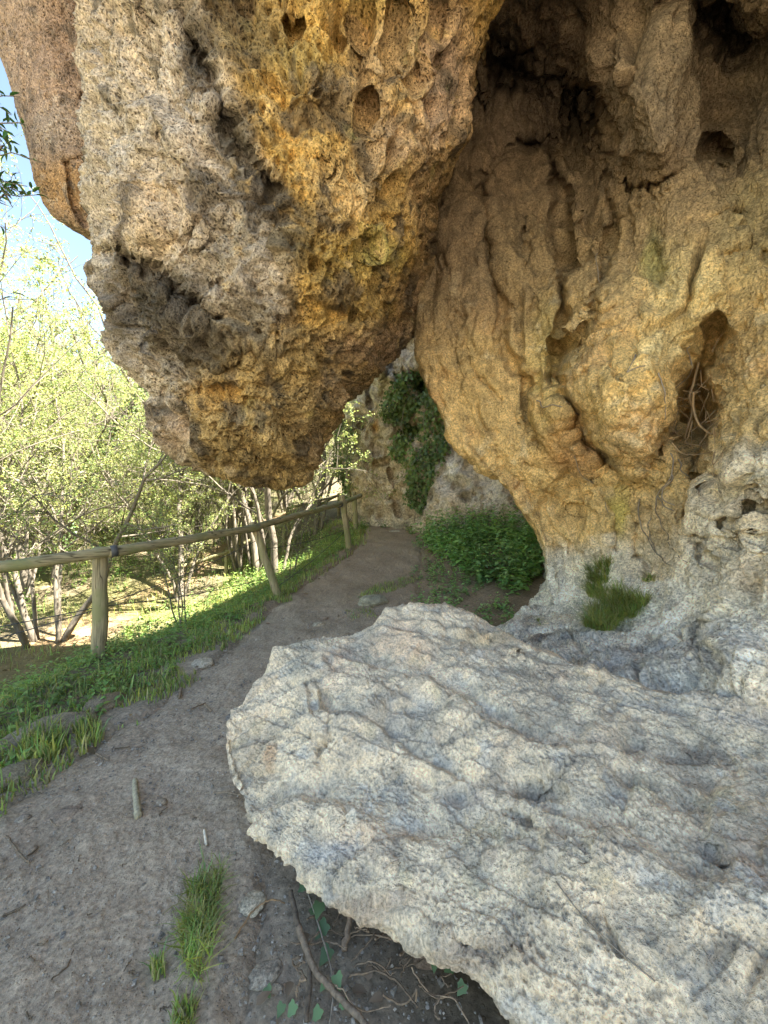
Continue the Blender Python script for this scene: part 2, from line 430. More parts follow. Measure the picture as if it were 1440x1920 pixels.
sculpt = [
 ('crack', [(335, -20), (385, 110), (425, 200), (470, 300), (500, 350)], 24, .17),
 ('crack', [(500, 350), (512, 440), (505, 520)], 26, .07),
 ('crack', [(205, 470), (255, 480), (300, 500), (340, 560), (400, 610)], 26, .22),
 ('crack', [(240, 560), (300, 650), (350, 690)], 30, .09),
 ('crack', [(300, 730), (360, 745), (420, 735)], 16, .08),
 ('crack', [(360, 850), (450, 840), (540, 860)], 14, .06),
 ('dent', 685, 25, 26, 42, .30), ('dent', 690, 205, 22, 44, .26), ('dent', 760, 60, 26, 60, .18), ('dent', 545, 35, 22, 16, .16),
 ('dent', 830, 20, 14, 70, .15), ('dent', 790, 150, 16, 30, .12), ('dent', 700, 455, 30, 10, .14), ('dent', 615, 300, 10, 16, .1),
 ('dent', 595, 290, 9, 14, .1), ('dent', 648, 435, 10, 14, .10), ('dent', 285, 30, 18, 30, .15), ('dent', 210, 60, 8, 26, .08), ('dent', 415, 545, 20, 14, .14), ('dent', 300, 245, 16, 9, .1), ('dent', 640, 585, 60, 14, .15),
 ('dent', 500, 670, 70, 18, .12), ('dent', 560, 600, 50, 20, .12), ('dent', 420, 700, 60, 14, .1),
 ('dent', 330, 200, 110, 150, -.08), ('dent', 340, 420, 110, 60, -.10), ('dent', 700, 330, 60, 60, -.10), ('dent', 580, 160, 60, 60, -.08),
]
def surf_over(V, px, py):
    w = np.stack([perlin(V * 4, 5), perlin(V * 4 + 9, 6), perlin(V * 4 + 17, 7)], 1)
    Q = V + .06 * w
    gold = sstep(0, 120, px - (345 + .38 * np.clip(py, 0, 420))) * (1 - sstep(560, 700, py))
    low = sstep(480, 640, py)
    drip = sstep(590, 660, px) * (1 - sstep(380, 450, py))
    D = .12 * beds(V, (.35, .1, 1), 1.35, 86, .9) * (1 - gold) + .05 * beds(V, (-.4, .2, 1), 3.3, 87, .9) * (1 - .6 * gold) + .11 * fbm(V * 1.3, 3, 1) + .06 * ridged(Q * 3.1, 3, 11) + (.024 - .017 * drip) * fbm(Q * 14, 3, 21)
    D -= .27 * drip * (1 - sstep(.10, .46, worley(Q * np.array((4.6, 4.6, 2.4)), 35))) + .05 * drip * ridged(Q * np.array((4, 4, 2.2)), 2, 36)
    big = worley(Q * np.array((6, 6, 4.2)), 31); mb = sstep(-.1, .35, perlin(V * 1.7, 33))
    D -= (.15 * gold + .07 * low + .022) * (1 - .5 * drip) * (1 - sstep(.16, .42, big)) * (.3 + .7 * mb)
    hc = worley(Q * np.array((9.5, 9.5, 7.5)), 45); D -= .085 * gold * (1 - .6 * drip) * (1 - sstep(.10, .34, hc)) * sstep(-.2, .15, perlin(V * 2.4, 46))
    med = worley(Q * np.array((14, 14, 11)), 41); mm = sstep(-.3, .1, perlin(V * 3, 43))
    D -= (.085 * gold + .075 * low + .03) * (1 - .7 * drip) * (1 - sstep(.12, .42, med)) * mm
    fine = worley(Q * 34, 51)
    D -= .019 * (1 - sstep(.15, .5, fine)) * sstep(-.25, .15, perlin(V * 4 + 3, 53)) * (1 - .8 * drip)
    D -= .05 * creases(Q * np.array((2.2, 2.2, 3)), 81, .05) * sstep(-.1, .2, perlin(V * 1.4, 82)) * (1 - gold)
    D -= .022 * creases(Q * 6, 83, .06) * sstep(-.2, .2, perlin(V * 2.2, 84))
    D += .017 * ridged(Q * 17, 2, 61) * (1 - .8 * drip)
    return D
def col_over(V, wx, wy):
    edge = 345 + .38 * np.clip(wy, 0, 420)
    c = paint(GREY, wx, wy, [(220, 60, 90, 120, TAN, .6), (300, 120, 90, 160, GREY, .5), (310, 400, 110, 90, TAN, .8), (250, 320, 60, 80, (.46, .42, .37), .6), (220, 620, 60, 90, (.33, .29, .24), .7), (320, 800, 60, 60, TAN, .6)])
    c = mixc(c, GOLD, sstep(10, 70, wx - edge))
    c = mixc(c, (.40, .29, .13), sstep(560, 690, wy) * sstep(300, 420, wx))
    c = paint(c, wx, wy, [(470, 60, 90, 80, (.16, .14, .085), .75), (650, 330, 90, 80, (.68, .49, .24), .8), (560, 180, 90, 70, (.5, .33, .11), .7), (560, 100, 60, 50, (.27, .24, .10), .5), (850, 150, 80, 200, (.47, .34, .245), .9), (690, 120, 60, 110, (.52, .39, .26), .6), (760, 260, 60, 70, (.50, .37, .26), .7),
        (760, 90, 60, 90, (.46, .34, .21), .6), (720, 250, 60, 90, (.44, .32, .2), .7), (700, 370, 60, 40, (.72, .55, .31), .7), (690, 480, 90, 50, (.5, .36, .10), .8), (720, 470, 40, 40, (.36, .35, .12), .5), (600, 480, 90, 60, (.25, .19, .07), .5), (540, 420, 60, 60, (.2, .16, .08), .6), (470, 420, 60, 90, (.27, .24, .19), .6), (450, 300, 40, 70, (.24, .22, .19), .7),
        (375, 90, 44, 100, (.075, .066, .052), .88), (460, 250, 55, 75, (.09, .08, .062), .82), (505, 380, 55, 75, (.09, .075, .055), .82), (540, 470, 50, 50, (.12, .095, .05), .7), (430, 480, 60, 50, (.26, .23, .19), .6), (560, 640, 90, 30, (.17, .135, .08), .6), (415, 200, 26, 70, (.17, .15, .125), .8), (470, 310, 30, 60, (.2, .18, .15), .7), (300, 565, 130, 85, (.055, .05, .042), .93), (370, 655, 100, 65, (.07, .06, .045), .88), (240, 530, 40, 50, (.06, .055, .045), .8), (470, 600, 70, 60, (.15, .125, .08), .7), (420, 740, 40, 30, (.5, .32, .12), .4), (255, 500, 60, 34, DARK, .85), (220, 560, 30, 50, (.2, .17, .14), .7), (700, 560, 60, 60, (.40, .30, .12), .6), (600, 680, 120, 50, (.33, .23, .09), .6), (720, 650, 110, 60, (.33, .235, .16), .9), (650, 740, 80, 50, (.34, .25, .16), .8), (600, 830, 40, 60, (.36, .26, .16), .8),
        (400, 740, 60, 24, (.50, .31, .10), .7), (480, 860, 120, 26, (.20, .14, .06), .6), (520, 780, 120, 60, (.45, .34, .17), .6), (820, 420, 60, 160, (.31, .225, .15), .7), (780, 560, 60, 80, (.30, .215, .14), .9), (345, 800, 40, 60, (.44, .33, .24), .6)])
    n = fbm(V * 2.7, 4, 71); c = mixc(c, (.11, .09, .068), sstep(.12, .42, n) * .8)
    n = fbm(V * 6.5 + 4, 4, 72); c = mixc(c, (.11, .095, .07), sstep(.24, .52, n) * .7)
    n = fbm(V * 5 + 9, 3, 73); c = mixc(c, (.60, .54, .46), sstep(.3, .6, n) * .55 * (1 - sstep(300, 520, wx)))
    n = fbm(V * 3.3 + 19, 3, 74); c = mixc(c, (.36, .36, .11), sstep(.3, .6, n) * .35 * sstep(400, 500, wx))
    n = fbm(V * 9 + 29, 4, 75); c = mixc(c, (.66, .48, .22), sstep(.2, .55, n) * .7 * sstep(380, 480, wx))
    n = fbm(V * 11 + 39, 4, 76); c = mixc(c, (.10, .08, .05), sstep(.22, .55, n) * .7 * sstep(330, 430, wx + .3 * (wy - 300)))
    return c
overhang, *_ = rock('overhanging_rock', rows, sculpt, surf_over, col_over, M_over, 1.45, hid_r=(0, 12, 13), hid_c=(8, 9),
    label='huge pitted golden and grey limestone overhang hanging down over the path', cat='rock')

# ------------------------------------------------------------------ the smooth slab beyond its left edge
rows = [
 rw(*[(160, 446, 4.7)] * 7),
 rw((128, 425, 4.55), (150, 434, 4.42), (175, 445, 4.45), (200, 462, 4.6), (230, 460, 5.0), (190, 430, 5.2), (145, 420, 5.0)),
 rw((92, 398, 4.45), (125, 410, 4.25), (160, 425, 4.25), (205, 450, 4.45), (250, 445, 5.1), (190, 400, 5.5), (120, 395, 5.1)),
 rw((68, 345, 4.4), (105, 350, 4.1), (150, 355, 4.05), (215, 365, 4.3), (260, 360, 5.2), (190, 340, 5.7), (100, 345, 5.2)),
 rw((45, 255, 4.3), (85, 255, 3.98), (140, 255, 3.95), (220, 260, 4.2), (265, 260, 5.2), (180, 250, 5.7), (85, 250, 5.2)),
 rw((8, 135, 4.2), (60, 135, 3.85), (125, 135, 3.8), (225, 140, 4.1), (270, 140, 5.2), (170, 130, 5.7), (55, 130, 5.2)),
 rw((-40, -20, 4.05), (35, -20, 3.65), (110, -20, 3.6), (230, -20, 4.0), (270, -20, 5.0), (160, -20, 5.5), (25, -20, 5.0)),
 rw((-130, -240, 3.75), (-20, -240, 3.4), (90, -240, 3.35), (230, -240, 3.6), (270, -240, 4.6), (140, -240, 5.2), (-20, -240, 4.6)),
 rw(*[('w', -2.6, 4.1, 8.2)] * 7),
]
def surf_slab(V, px, py):
    D = .05 * fbm(V * 1.2, 3, 101) + .02 * fbm(V * np.array((9, 9, 5)), 3, 103)
    D -= .022 * (1 - sstep(.12, .42, worley(V * np.array((17, 17, 13)), 105))) * sstep(-.25, .2, perlin(V * 3, 106))
    D -= .012 * (1 - sstep(.15, .5, worley(V * 32, 107)))
    return D
def col_slab(V, wx, wy):
    c = paint((.36, .265, .20), wx, wy, [(110, 100, 80, 120, (.33, .235, .18), .6), (120, 350, 80, 60, (.40, .25, .12), .85), (110, 240, 60, 60, (.34, .29, .25), .6)])
    c = mixc(c, (.14, .115, .095), sstep(.15, .5, fbm(V * np.array((9, 9, 6)), 4, 111)) * .8)
    return mixc(c, (.5, .42, .34), sstep(.25, .5, fbm(V * 8 + 3, 3, 113)) * .5)
rock('rock_slab', rows, [('crack', [(122, 305), (132, 345), (140, 390), (150, 420)], 8, .10), ('dent', 152, 188, 6, 8, .12), ('crack', [(128, 300), (160, 295)], 8, .03)], surf_slab, col_slab, M_over, 1.8, hid_r=(0, 7), hid_c=(4, 5),
    label='smooth pinkish brown rock slab with a narrow dark slit beside the sky', cat='rock')

# ------------------------------------------------------------------ the cave wall and its roof, down to the white ledge
def back(z, s=0):
    return [('w', 2.6, 1.0, z), ('w', 2.9, -.8, z), ('w', 3.6, -2.6, z), ('w', 6.0, -2.8, z), ('w', 6.8, 2.5, z), ('w', 5.8, 9.6, z), ('w', 3.4, 7.4, z)]  # unseen flank and back of the rock, extended to block the sun
def wl(*p, z, dx=0): return rw(*p, *back(z))
rows = [
 rw(*[('w', 3.2, 2.5, 9.6)] * 14),
 rw(('w', .3, 4.2, 8.6), ('w', .2, 3.2, 8.6), ('w', .2, 2.4, 8.6), ('w', .4, 1.7, 8.6), ('w', .8, 1.2, 8.6), ('w', 1.3, .7, 8.6), ('w', 1.9, .3, 8.6), *back(8.6)),
 rw(('w', -.2, 3.8, 7.0), ('w', -.3, 3.0, 6.9), ('w', -.2, 2.0, 6.8), ('w', .1, 1.3, 6.7), ('w', .6, .8, 6.6), ('w', 1.2, .3, 6.5), ('w', 1.8, 0, 6.4), *back(7.2)),
 rw((700, -300, 2.95), (790, -300, 2.85), (930, -300, 2.7), (1090, -300, 2.5), (1250, -300, 2.35), (1440, -300, 2.2), (1760, -300, 1.9), *back(6.2)),
 rw((860, -20, 3.9), (930, -10, 3.8), (1030, 0, 3.7), (1130, 0, 3.25), (1240, 0, 2.95), (1335, 0, 3.3), (1480, 0, 3.1), *back(5.2)),
 rw((855, 130, 4.7), (935, 130, 4.6), (1040, 140, 4.5), (1125, 130, 3.35), (1220, 130, 2.95), (1320, 130, 3.45), (1470, 130, 3.1), *back(4.6)),
 rw((838, 260, 5.0), (930, 260, 4.7), (1045, 262, 4.7), (1140, 262, 3.7), (1230, 268, 3.02), (1318, 262, 3.55), (1470, 260, 3.0), *back(4.1)),
 rw((820, 380, 5.05), (915, 370, 4.45), (1040, 368, 4.25), (1140, 368, 3.9), (1228, 362, 3.4), (1320, 368, 3.2), (1470, 370, 2.88), *back(3.6)),
 rw((818, 480, 5.0), (890, 480, 4.45), (1015, 480, 4.2), (1125, 480, 3.8), (1220, 480, 3.35), (1320, 480, 2.98), (1470, 480, 2.72), *back(3.2)),
 rw((810, 600, 5.0), (870, 600, 4.42), (990, 600, 4.2), (1090, 600, 3.62), (1200, 600, 3.12), (1315, 600, 3.05), (1470, 600, 2.62), *back(2.7)),
 rw((816, 715, 5.0), (870, 715, 4.45), (985, 718, 4.2), (1085, 718, 3.42), (1190, 720, 2.96), (1300, 720, 3.32), (1470, 720, 2.5), *back(2.3)),
 rw((858, 825, 4.85), (905, 828, 4.45), (1005, 830, 4.2), (1105, 830, 3.65), (1200, 830, 3.12), (1300, 830, 3.32), (1470, 815, 2.25), *back(1.9)),
 rw((952, 920, 4.75), (995, 918, 4.45), (1065, 912, 4.2), (1140, 910, 3.85), (1220, 910, 3.5), (1308, 905, 3.1), (1470, 900, 2.15), *back(1.6)),
 rw((1007, 1000, 4.7), (1040, 1000, 4.45), (1090, 1000, 4.2), (1150, 1000, 3.92), (1230, 1000, 3.6), (1300, 990, 2.95), (1470, 990, 2.1), *back(1.2)),
 rw((1026, 1080, 4.62), (1052, 1080, 4.4), (1100, 1080, 4.1), (1165, 1075, 3.75), (1240, 1070, 3.3), (1318, 1075, 2.55), (1470, 1080, 2.03), *back(.9)),
 rw((1020, 1128, 4.5), (1050, 1132, 4.1), (1090, 1138, 3.75), (1150, 1140, 3.4), (1215, 1142, 3.0), (1290, 1145, 2.5), (1470, 1150, 1.97), *back(.6)),
 rw((955, 1178, 3.7), (1000, 1188, 3.4), (1050, 1195, 3.15), (1115, 1200, 2.88), (1185, 1205, 2.6), (1285, 1210, 2.22), (1470, 1235, 1.8), *back(.3)),
 rw((880, 1240, 3.1), (960, 1265, 2.75), (1050, 1285, 2.4), (1120, 1295, 2.2), (1200, 1305, 2.0), (1310, 1310, 1.78), (1480, 1330, 1.52), *back(0)),
 rw(('w', .4, 3.2, -.35), ('w', .5, 2.6, -.35), ('w', .7, 2.2, -.35), ('w', .9, 1.9, -.35), ('w', 1.1, 1.6, -.35), ('w', 1.3, 1.3, -.35), ('w', 1.5, 1.1, -.35), *back(-.4)),
 rw(*[('w', 3, 3, -.6)] * 14),
]
sculpt = [
 ('dent', 955, 135, 75, 60, .9), ('dent', 1090, 205, 36, 75, .9), ('dent', 1000, 275, 50, 26, .5), ('dent', 1335, 285, 26, 38, .5), ('dent', 1380, 60, 70, 70, .7), ('dent', 1310, 40, 30, 60, .4),
 ('dent', 1300, 770, 48, 100, .75), ('dent', 1335, 655, 44, 60, .4), ('dent', 1300, 790, 30, 40, .3), ('dent', 1315, 900, 26, 60, .2),
 ('crack', [(905, 330), (915, 420), (925, 520), (945, 640), (985, 740), (1012, 820)], 17, .2), ('crack', [(1035, 305), (1050, 390), (1062, 460), (1058, 540), (1045, 640), (1040, 720)], 18, .36), ('crack', [(1230, 465), (1215, 560), (1180, 620), (1110, 650)], 24, .08), ('dent', 1120, 560, 45, 60, -.10), ('dent', 1290, 560, 60, 90, -.12), ('dent', 850, 640, 30, 90, -.06), ('crack', [(840, 480), (850, 580), (890, 690), (930, 760)], 11, .07),
 ('crack', [(985, 420), (990, 520), (1000, 600)], 10, .06), ('crack', [(1140, 330), (1150, 420), (1135, 520), (1112, 600), (1050, 650)], 16, .2), ('crack', [(1180, 350), (1240, 352), (1290, 320)], 14, .18),
 ('crack', [(1035, 650), (1040, 730), (1080, 800), (1130, 870), (1180, 905)], 18, .32), ('crack', [(1190, 905), (1215, 885), (1250, 830), (1275, 760), (1330, 670), (1345, 610)], 16, .28),
 ('crack', [(1180, 905), (1195, 980), (1188, 1040)], 12, .14), ('crack', [(1300, 900), (1285, 960), (1310, 1050)], 14, .16), ('crack', [(1300, 958), (1345, 972), (1400, 955), (1440, 960)], 12, .16), ('crack', [(1310, 1010), (1380, 1000), (1440, 1010)], 8, .05), ('crack', [(1110, 880), (1150, 960), (1155, 1030)], 12, .09),
 ('dent', 1140, 890, 24, 12, .14), ('dent', 1000, 860, 24, 12, .12), ('dent', 1075, 960, 18, 10, .08), ('dent', 1060, 1035, 10, 14, .1), ('dent', 1310, 1190, 26, 50, .12), ('dent', 1400, 930, 26, 14, .06),
 ('dent', 1400, 470, 50, 18, .15), ('dent', 1370, 405, 40, 12, .12), ('dent', 1420, 330, 30, 16, .12),
 ('dent', 1175, 735, 115, 135, -.26), ('dent', 1195, 850, 50, 60, -.14), ('dent', 985, 550, 50, 200, -.07), ('dent', 880, 600, 40, 160, -.06), ('dent', 1240, 960, 50, 80, -.10), ('dent', 1400, 875, 85, 80, -.14), ('dent', 1180, 1100, 60, 40, -.09), ('dent', 1120, 960, 40, 90, -.08),
]
def surf_cave(V, px, py):
    w = np.stack([perlin(V * 3, 205), perlin(V * 3 + 9, 206), perlin(V * 3 + 17, 207)], 1); Q = V + .09 * w
    st = np.array((1, 1, .5))
    D = .13 * fbm(V * np.array((1.2, 1.2, .7)), 3, 201) + .045 * ridged(Q * np.array((2.6, 2.6, 1.0)), 3, 211) + .020 * fbm(Q * np.array((9, 9, 5)), 4, 221)
    wh = sstep(940, 1080, py)
    D += (.10 * beds(Q, (1.0, -.35, .22), 1.1, 287, .8) + .022 * beds(Q, (.9, .4, .1), 3.4, 289, .9)) * (1 - .6 * wh)
    D -= .17 * creases(Q * np.array((1.5, 1.5, .42)), 281, .05) * sstep(-.2, .15, perlin(V * 1.1, 282)) * (1 - .6 * wh)
    D -= .06 * creases(Q * np.array((3.6, 3.6, 1.5)), 283, .05) * sstep(-.2, .2, perlin(V * 1.6, 284))
    D -= .016 * creases(Q * np.array((9, 9, 5)), 285, .07) * sstep(-.2, .2, perlin(V * 2, 286))
    D -= (.075 - .03 * wh) * (1 - sstep(.12, .4, worley(Q * np.array((6.5, 6.5, 4.5)), 231))) * sstep(.0, .35, perlin(V * 1.6, 233))
    D -= .034 * (1 - sstep(.12, .42, worley(Q * np.array((17, 17, 12)), 241))) * sstep(-.2, .2, perlin(V * 2.5, 243))
    D += .017 * ridged(Q * np.array((19, 19, 12)), 2, 261) + .009 * fbm(Q * 45, 2, 263)
    return D
def col_cave(V, wx, wy):
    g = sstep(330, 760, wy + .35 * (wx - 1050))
    c = mixc(np.broadcast_to(np.array((.22, .165, .108)), (len(wx), 3)).copy(), (.68, .50, .24), g)  # browner rock higher up, darkened further to stand in for cave shade
    c = paint(c, wx, wy, [(880, 480, 80, 200, (.25, .185, .115), .7), (1000, 500, 90, 150, (.24, .18, .10), .6), (1300, 560, 110, 120, (.68, .55, .28), .85), (1190, 700, 90, 110, (.70, .51, .22), .8), (1190, 820, 60, 60, (.70, .50, .27), .7), (1250, 650, 60, 40, (.70, .62, .36), .6),
        (1060, 830, 60, 60, (.48, .28, .12), .7), (1090, 870, 40, 40, (.52, .30, .15), .5), (900, 700, 50, 120, (.54, .40, .18), .5), (1020, 700, 40, 160, (.46, .39, .15), .5), (1230, 480, 30, 60, (.30, .31, .12), .6), (1160, 960, 24, 60, (.50, .46, .14), .7), (1240, 1000, 50, 90, (.55, .44, .30), .7), (1400, 640, 60, 90, (.44, .31, .15), .6),
        (1120, 1060, 60, 40, (.56, .44, .28), .7), (1240, 130, 110, 200, (.24, .19, .125), .7), (1000, 180, 160, 130, (.15, .115, .08), .7), (1400, 120, 80, 120, (.15, .12, .085), .6), (1400, 440, 70, 120, (.42, .34, .17), .6)])  # top of the wall likewise darkened by colour for missing shade
    c = mixc(c, (.90, .835, .72), sstep(985, 1090, wy + (wx - 1050) * .12 + 60 * fbm(V * 3.5, 3, 279)) * (1 - .55 * np.exp(-((wx - 1240) / 60) ** 2) * (wy < 1090)))
    right = sstep(1290, 1350, wx + (wy - 900) * .15) * sstep(790, 860, wy + (1440 - wx) * -.35)
    c = mixc(c, (.84, .75, .59), right * .95)
    c = paint(c, wx, wy, [(1420, 1060, 80, 40, (.58, .46, .31), .7), (1400, 960, 60, 40, (.60, .5, .36), .6), (1310, 1190, 30, 50, (.22, .22, .22), .7), (1380, 1200, 80, 60, (.88, .84, .78), .7), (1200, 1240, 160, 34, (.44, .43, .43), .65), (1350, 1290, 160, 26, (.48, .47, .47), .6), (1060, 1200, 90, 24, (.42, .41, .40), .5), (1010, 1195, 30, 10, (.13, .10, .09), .7), (1430, 900, 40, 30, (.66, .62, .52), .6), (1405, 885, 10, 10, (.2, .19, .17), .8)])
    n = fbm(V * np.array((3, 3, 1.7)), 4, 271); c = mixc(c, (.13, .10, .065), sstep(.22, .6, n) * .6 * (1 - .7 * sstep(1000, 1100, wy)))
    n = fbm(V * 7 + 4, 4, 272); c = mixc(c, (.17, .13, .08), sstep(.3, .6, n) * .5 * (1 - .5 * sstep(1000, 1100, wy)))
    n = fbm(V * 5 + 14, 4, 273); c = mixc(c, (.68, .60, .42), sstep(.22, .5, n) * .45 * sstep(450, 650, wy))
    n = fbm(V * 2.2 + 24, 3, 274); c = mixc(c, (.52, .31, .15), sstep(.2, .5, n) * .4 * sstep(500, 700, wy) * (1 - sstep(950, 1050, wy)))
    return c
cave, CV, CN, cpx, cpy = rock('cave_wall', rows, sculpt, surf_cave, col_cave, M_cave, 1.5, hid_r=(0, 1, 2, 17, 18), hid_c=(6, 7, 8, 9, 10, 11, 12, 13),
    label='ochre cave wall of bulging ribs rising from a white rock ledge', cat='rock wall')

# ------------------------------------------------------------------ the pale boulder in front
rows = [
 rw(*[(424, 1395, 1.97)] * 9),
 rw((432, 1345, 2.13), (440, 1370, 2.04), (446, 1400, 1.97), (448, 1425, 1.92), (445, 1450, 1.88), (432, 1462, 1.86), (450, 1465, 1.95), (470, 1430, 2.1), (460, 1380, 2.15)),
 rw((455, 1318, 2.2), (474, 1350, 2.08), (486, 1395, 1.96), (488, 1445, 1.84), (478, 1490, 1.76), (462, 1512, 1.76), (490, 1510, 1.95), (520, 1450, 2.2), (500, 1370, 2.3)),
 rw((490, 1270, 2.38), (520, 1312, 2.15), (540, 1375, 1.95), (545, 1450, 1.76), (525, 1516.25, 1.65), (478, 1558.25, 1.64), (540, 1532.5, 1.95), (580, 1480, 2.3), (550, 1350, 2.5)),
 rw((530, 1216, 2.58), (575, 1280, 2.2), (610, 1370, 1.88), (620, 1460, 1.69), (595, 1547.5, 1.53), (530, 1611, 1.5), (610, 1551.25, 1.85), (680, 1500, 2.4), (620, 1300, 2.75)),
 rw((600, 1200, 2.68), (660, 1268, 2.24), (706, 1368, 1.84), (722, 1480, 1.6), (700, 1578.75, 1.42), (620, 1695.75, 1.34), (710, 1600, 1.75), (790, 1540, 2.5), (710, 1310, 2.9)),
 rw((672, 1188, 2.76), (750, 1258, 2.24), (808, 1368, 1.78), (832, 1490, 1.51), (820, 1605, 1.3), (742, 1742.5, 1.22), (840, 1628.75, 1.7), (900, 1560, 2.5), (800, 1300, 3)),
 rw((745, 1142, 2.96), (840, 1238, 2.24), (915, 1368, 1.71), (950, 1500, 1.42), (950, 1635, 1.2), (850, 1802, 1.11), (960, 1675, 1.65), (1020, 1600, 2.5), (900, 1290, 3.1)),
 rw((850, 1146, 2.9), (945, 1240, 2.18), (1028, 1370, 1.64), (1072, 1510, 1.34), (1085, 1665, 1.1), (945, 1912, 0.985), (1070, 1775, 1.55), (1140, 1650, 2.3), (1020, 1310, 3)),
 rw((950, 1192, 2.55), (1045, 1278, 1.98), (1138, 1392, 1.56), (1195, 1530, 1.25), (1225, 1705, 1), (1090, 2047, 0.885), (1210, 1875, 1.45), (1280, 1700, 2.1), (1150, 1340, 2.7)),
 rw((1090, 1246, 2.1), (1165, 1312, 1.82), (1258, 1412, 1.49), (1322, 1550, 1.17), (1365, 1735, 0.93), (1290, 2137, 0.81), (1410, 1975, 1.35), (1450, 1750, 1.8), (1300, 1400, 2.3)),
 rw((1250, 1288, 1.82), (1310, 1340, 1.64), (1390, 1432, 1.41), (1455, 1570, 1.1), (1505, 1765, 0.88), (1480, 2187, 0.76), (1610, 2075, 1.25), (1600, 1800, 1.6), (1450, 1400, 2)),
 rw((1450, 1318, 1.62), (1500, 1370, 1.48), (1570, 1452, 1.31), (1640, 1600, 1.04), (1700, 1785, 0.83), (1720, 2237, 0.72), (1860, 2125, 1.15), (1850, 1900, 1.4), (1650, 1430, 1.8)),
 rw(('w', 2.1, 1.3, .72), ('w', 2.1, 1.15, .7), ('w', 2.1, 1.0, .66), ('w', 2.1, .85, .6), ('w', 2.1, .7, .5), ('w', 2.1, .65, .2), ('w', 2.1, .9, 0), ('w', 2.1, 1.2, 0), ('w', 2.1, 1.4, .4)),
 rw(*[('w', 2.4, 1.0, .4)] * 9),
]
sculpt = [
 ('crack', [(600, 1300), (630, 1330), (625, 1370), (605, 1390)], 13, .05), ('crack', [(575, 1280), (580, 1340)], 10, .03), ('crack', [(905, 1225), (950, 1232), (1000, 1215)], 10, .012),
 ('crack', [(880, 1290), (940, 1340), (1000, 1350)], 22, .03), ('dent', 790, 1450, 18, 22, .03), ('dent', 1010, 1480, 56, 36, .08), ('crack', [(1265, 1370), (1310, 1415), (1335, 1400), (1380, 1450)], 14, .016), ('dent', 860, 1470, 30, 24, .035), ('dent', 1180, 1395, 26, 16, .04), ('dent', 1050, 1390, 30, 14, .035), ('dent', 690, 1330, 60, 50, -.04), ('dent', 800, 1300, 90, 30, -.04), ('dent', 1170, 1300, 90, 24, -.03), ('dent', 1090, 1590, 16, 20, .03),
 ('crack', [(1080, 1620), (1110, 1680), (1140, 1750)], 14, .025), ('crack', [(1340, 1570), (1400, 1600), (1440, 1660)], 10, .012), ('crack', [(960, 1510), (1000, 1560)], 14, .025), ('crack', [(760, 1620), (770, 1680)], 9, .02), ('dent', 660, 1540, 20, 30, .02), ('dent', 905, 1190, 90, 20, -.03), ('crack', [(640, 1660), (720, 1700), (800, 1720), (900, 1790)], 10, .02),
]
def surf_boul(V, px, py):
    w = np.stack([perlin(V * 6, 305), perlin(V * 6 + 9, 306), perlin(V * 6 + 17, 307)], 1); Q = V + .035 * w
    D = .045 * fbm(V * 1.6, 2, 301) + .014 * ridged(Q * 4.3, 3, 311) + .009 * fbm(Q * 19, 3, 321) + .042 * beds(V, (.30, .62, .9), 2.6, 391, .9) * (.4 + .6 * sstep(-.3, .2, perlin(V * 1.5, 397))) + .026 * beds(V, (-.5, .5, .8), 5.5, 393, 1.0) * sstep(-.2, .2, perlin(V * 2, 395))
    t_ = V @ np.array(((.8, .6, .0), (-.5, .75, .45), (.25, -.35, .9))).T
    D += .016 * ridged(t_ * np.array((1.4, 4.2, 4.2)) + .4 * w, 2, 335) + .010 * fbm(t_ * np.array((2.5, 8, 8)), 3, 337)
    D -= .022 * creases(t_ * np.array((1.3, 3.6, 3.6)) + .3 * w, 381, .05) * sstep(-.1, .2, perlin(V * 1.9, 382))
    D -= .005 * creases(Q * 9, 383, .07) * sstep(-.2, .2, perlin(V * 3, 384))
    D -= .030 * (1 - sstep(.14, .40, worley(Q * 11, 331))) * sstep(.05, .35, perlin(V * 3, 333))
    D -= .013 * (1 - sstep(.14, .46, worley(Q * 38, 341))) * sstep(-.15, .2, perlin(V * 4.5, 343))
    D -= .007 * (1 - sstep(.15, .5, worley(Q * 85, 351))) * sstep(-.2, .2, perlin(V * 6, 353))
    D += .024 * ridged(V * 1.35 + .3 * w, 1, 398) + .013 * ridged(V * np.array((2.6, 3.4, 3)) + 5, 2, 399) + .013 * beds(Q, (.4, .5, .8), 11, 400, 1.2) * sstep(-.2, .2, perlin(V * 3.1, 401)) + .010 * beds(Q, (-.6, .5, .6), 19, 402, 1.4) * sstep(-.2, .2, perlin(V * 4.1, 403))
    D += .006 * ridged(Q * 34, 2, 361)
    return D
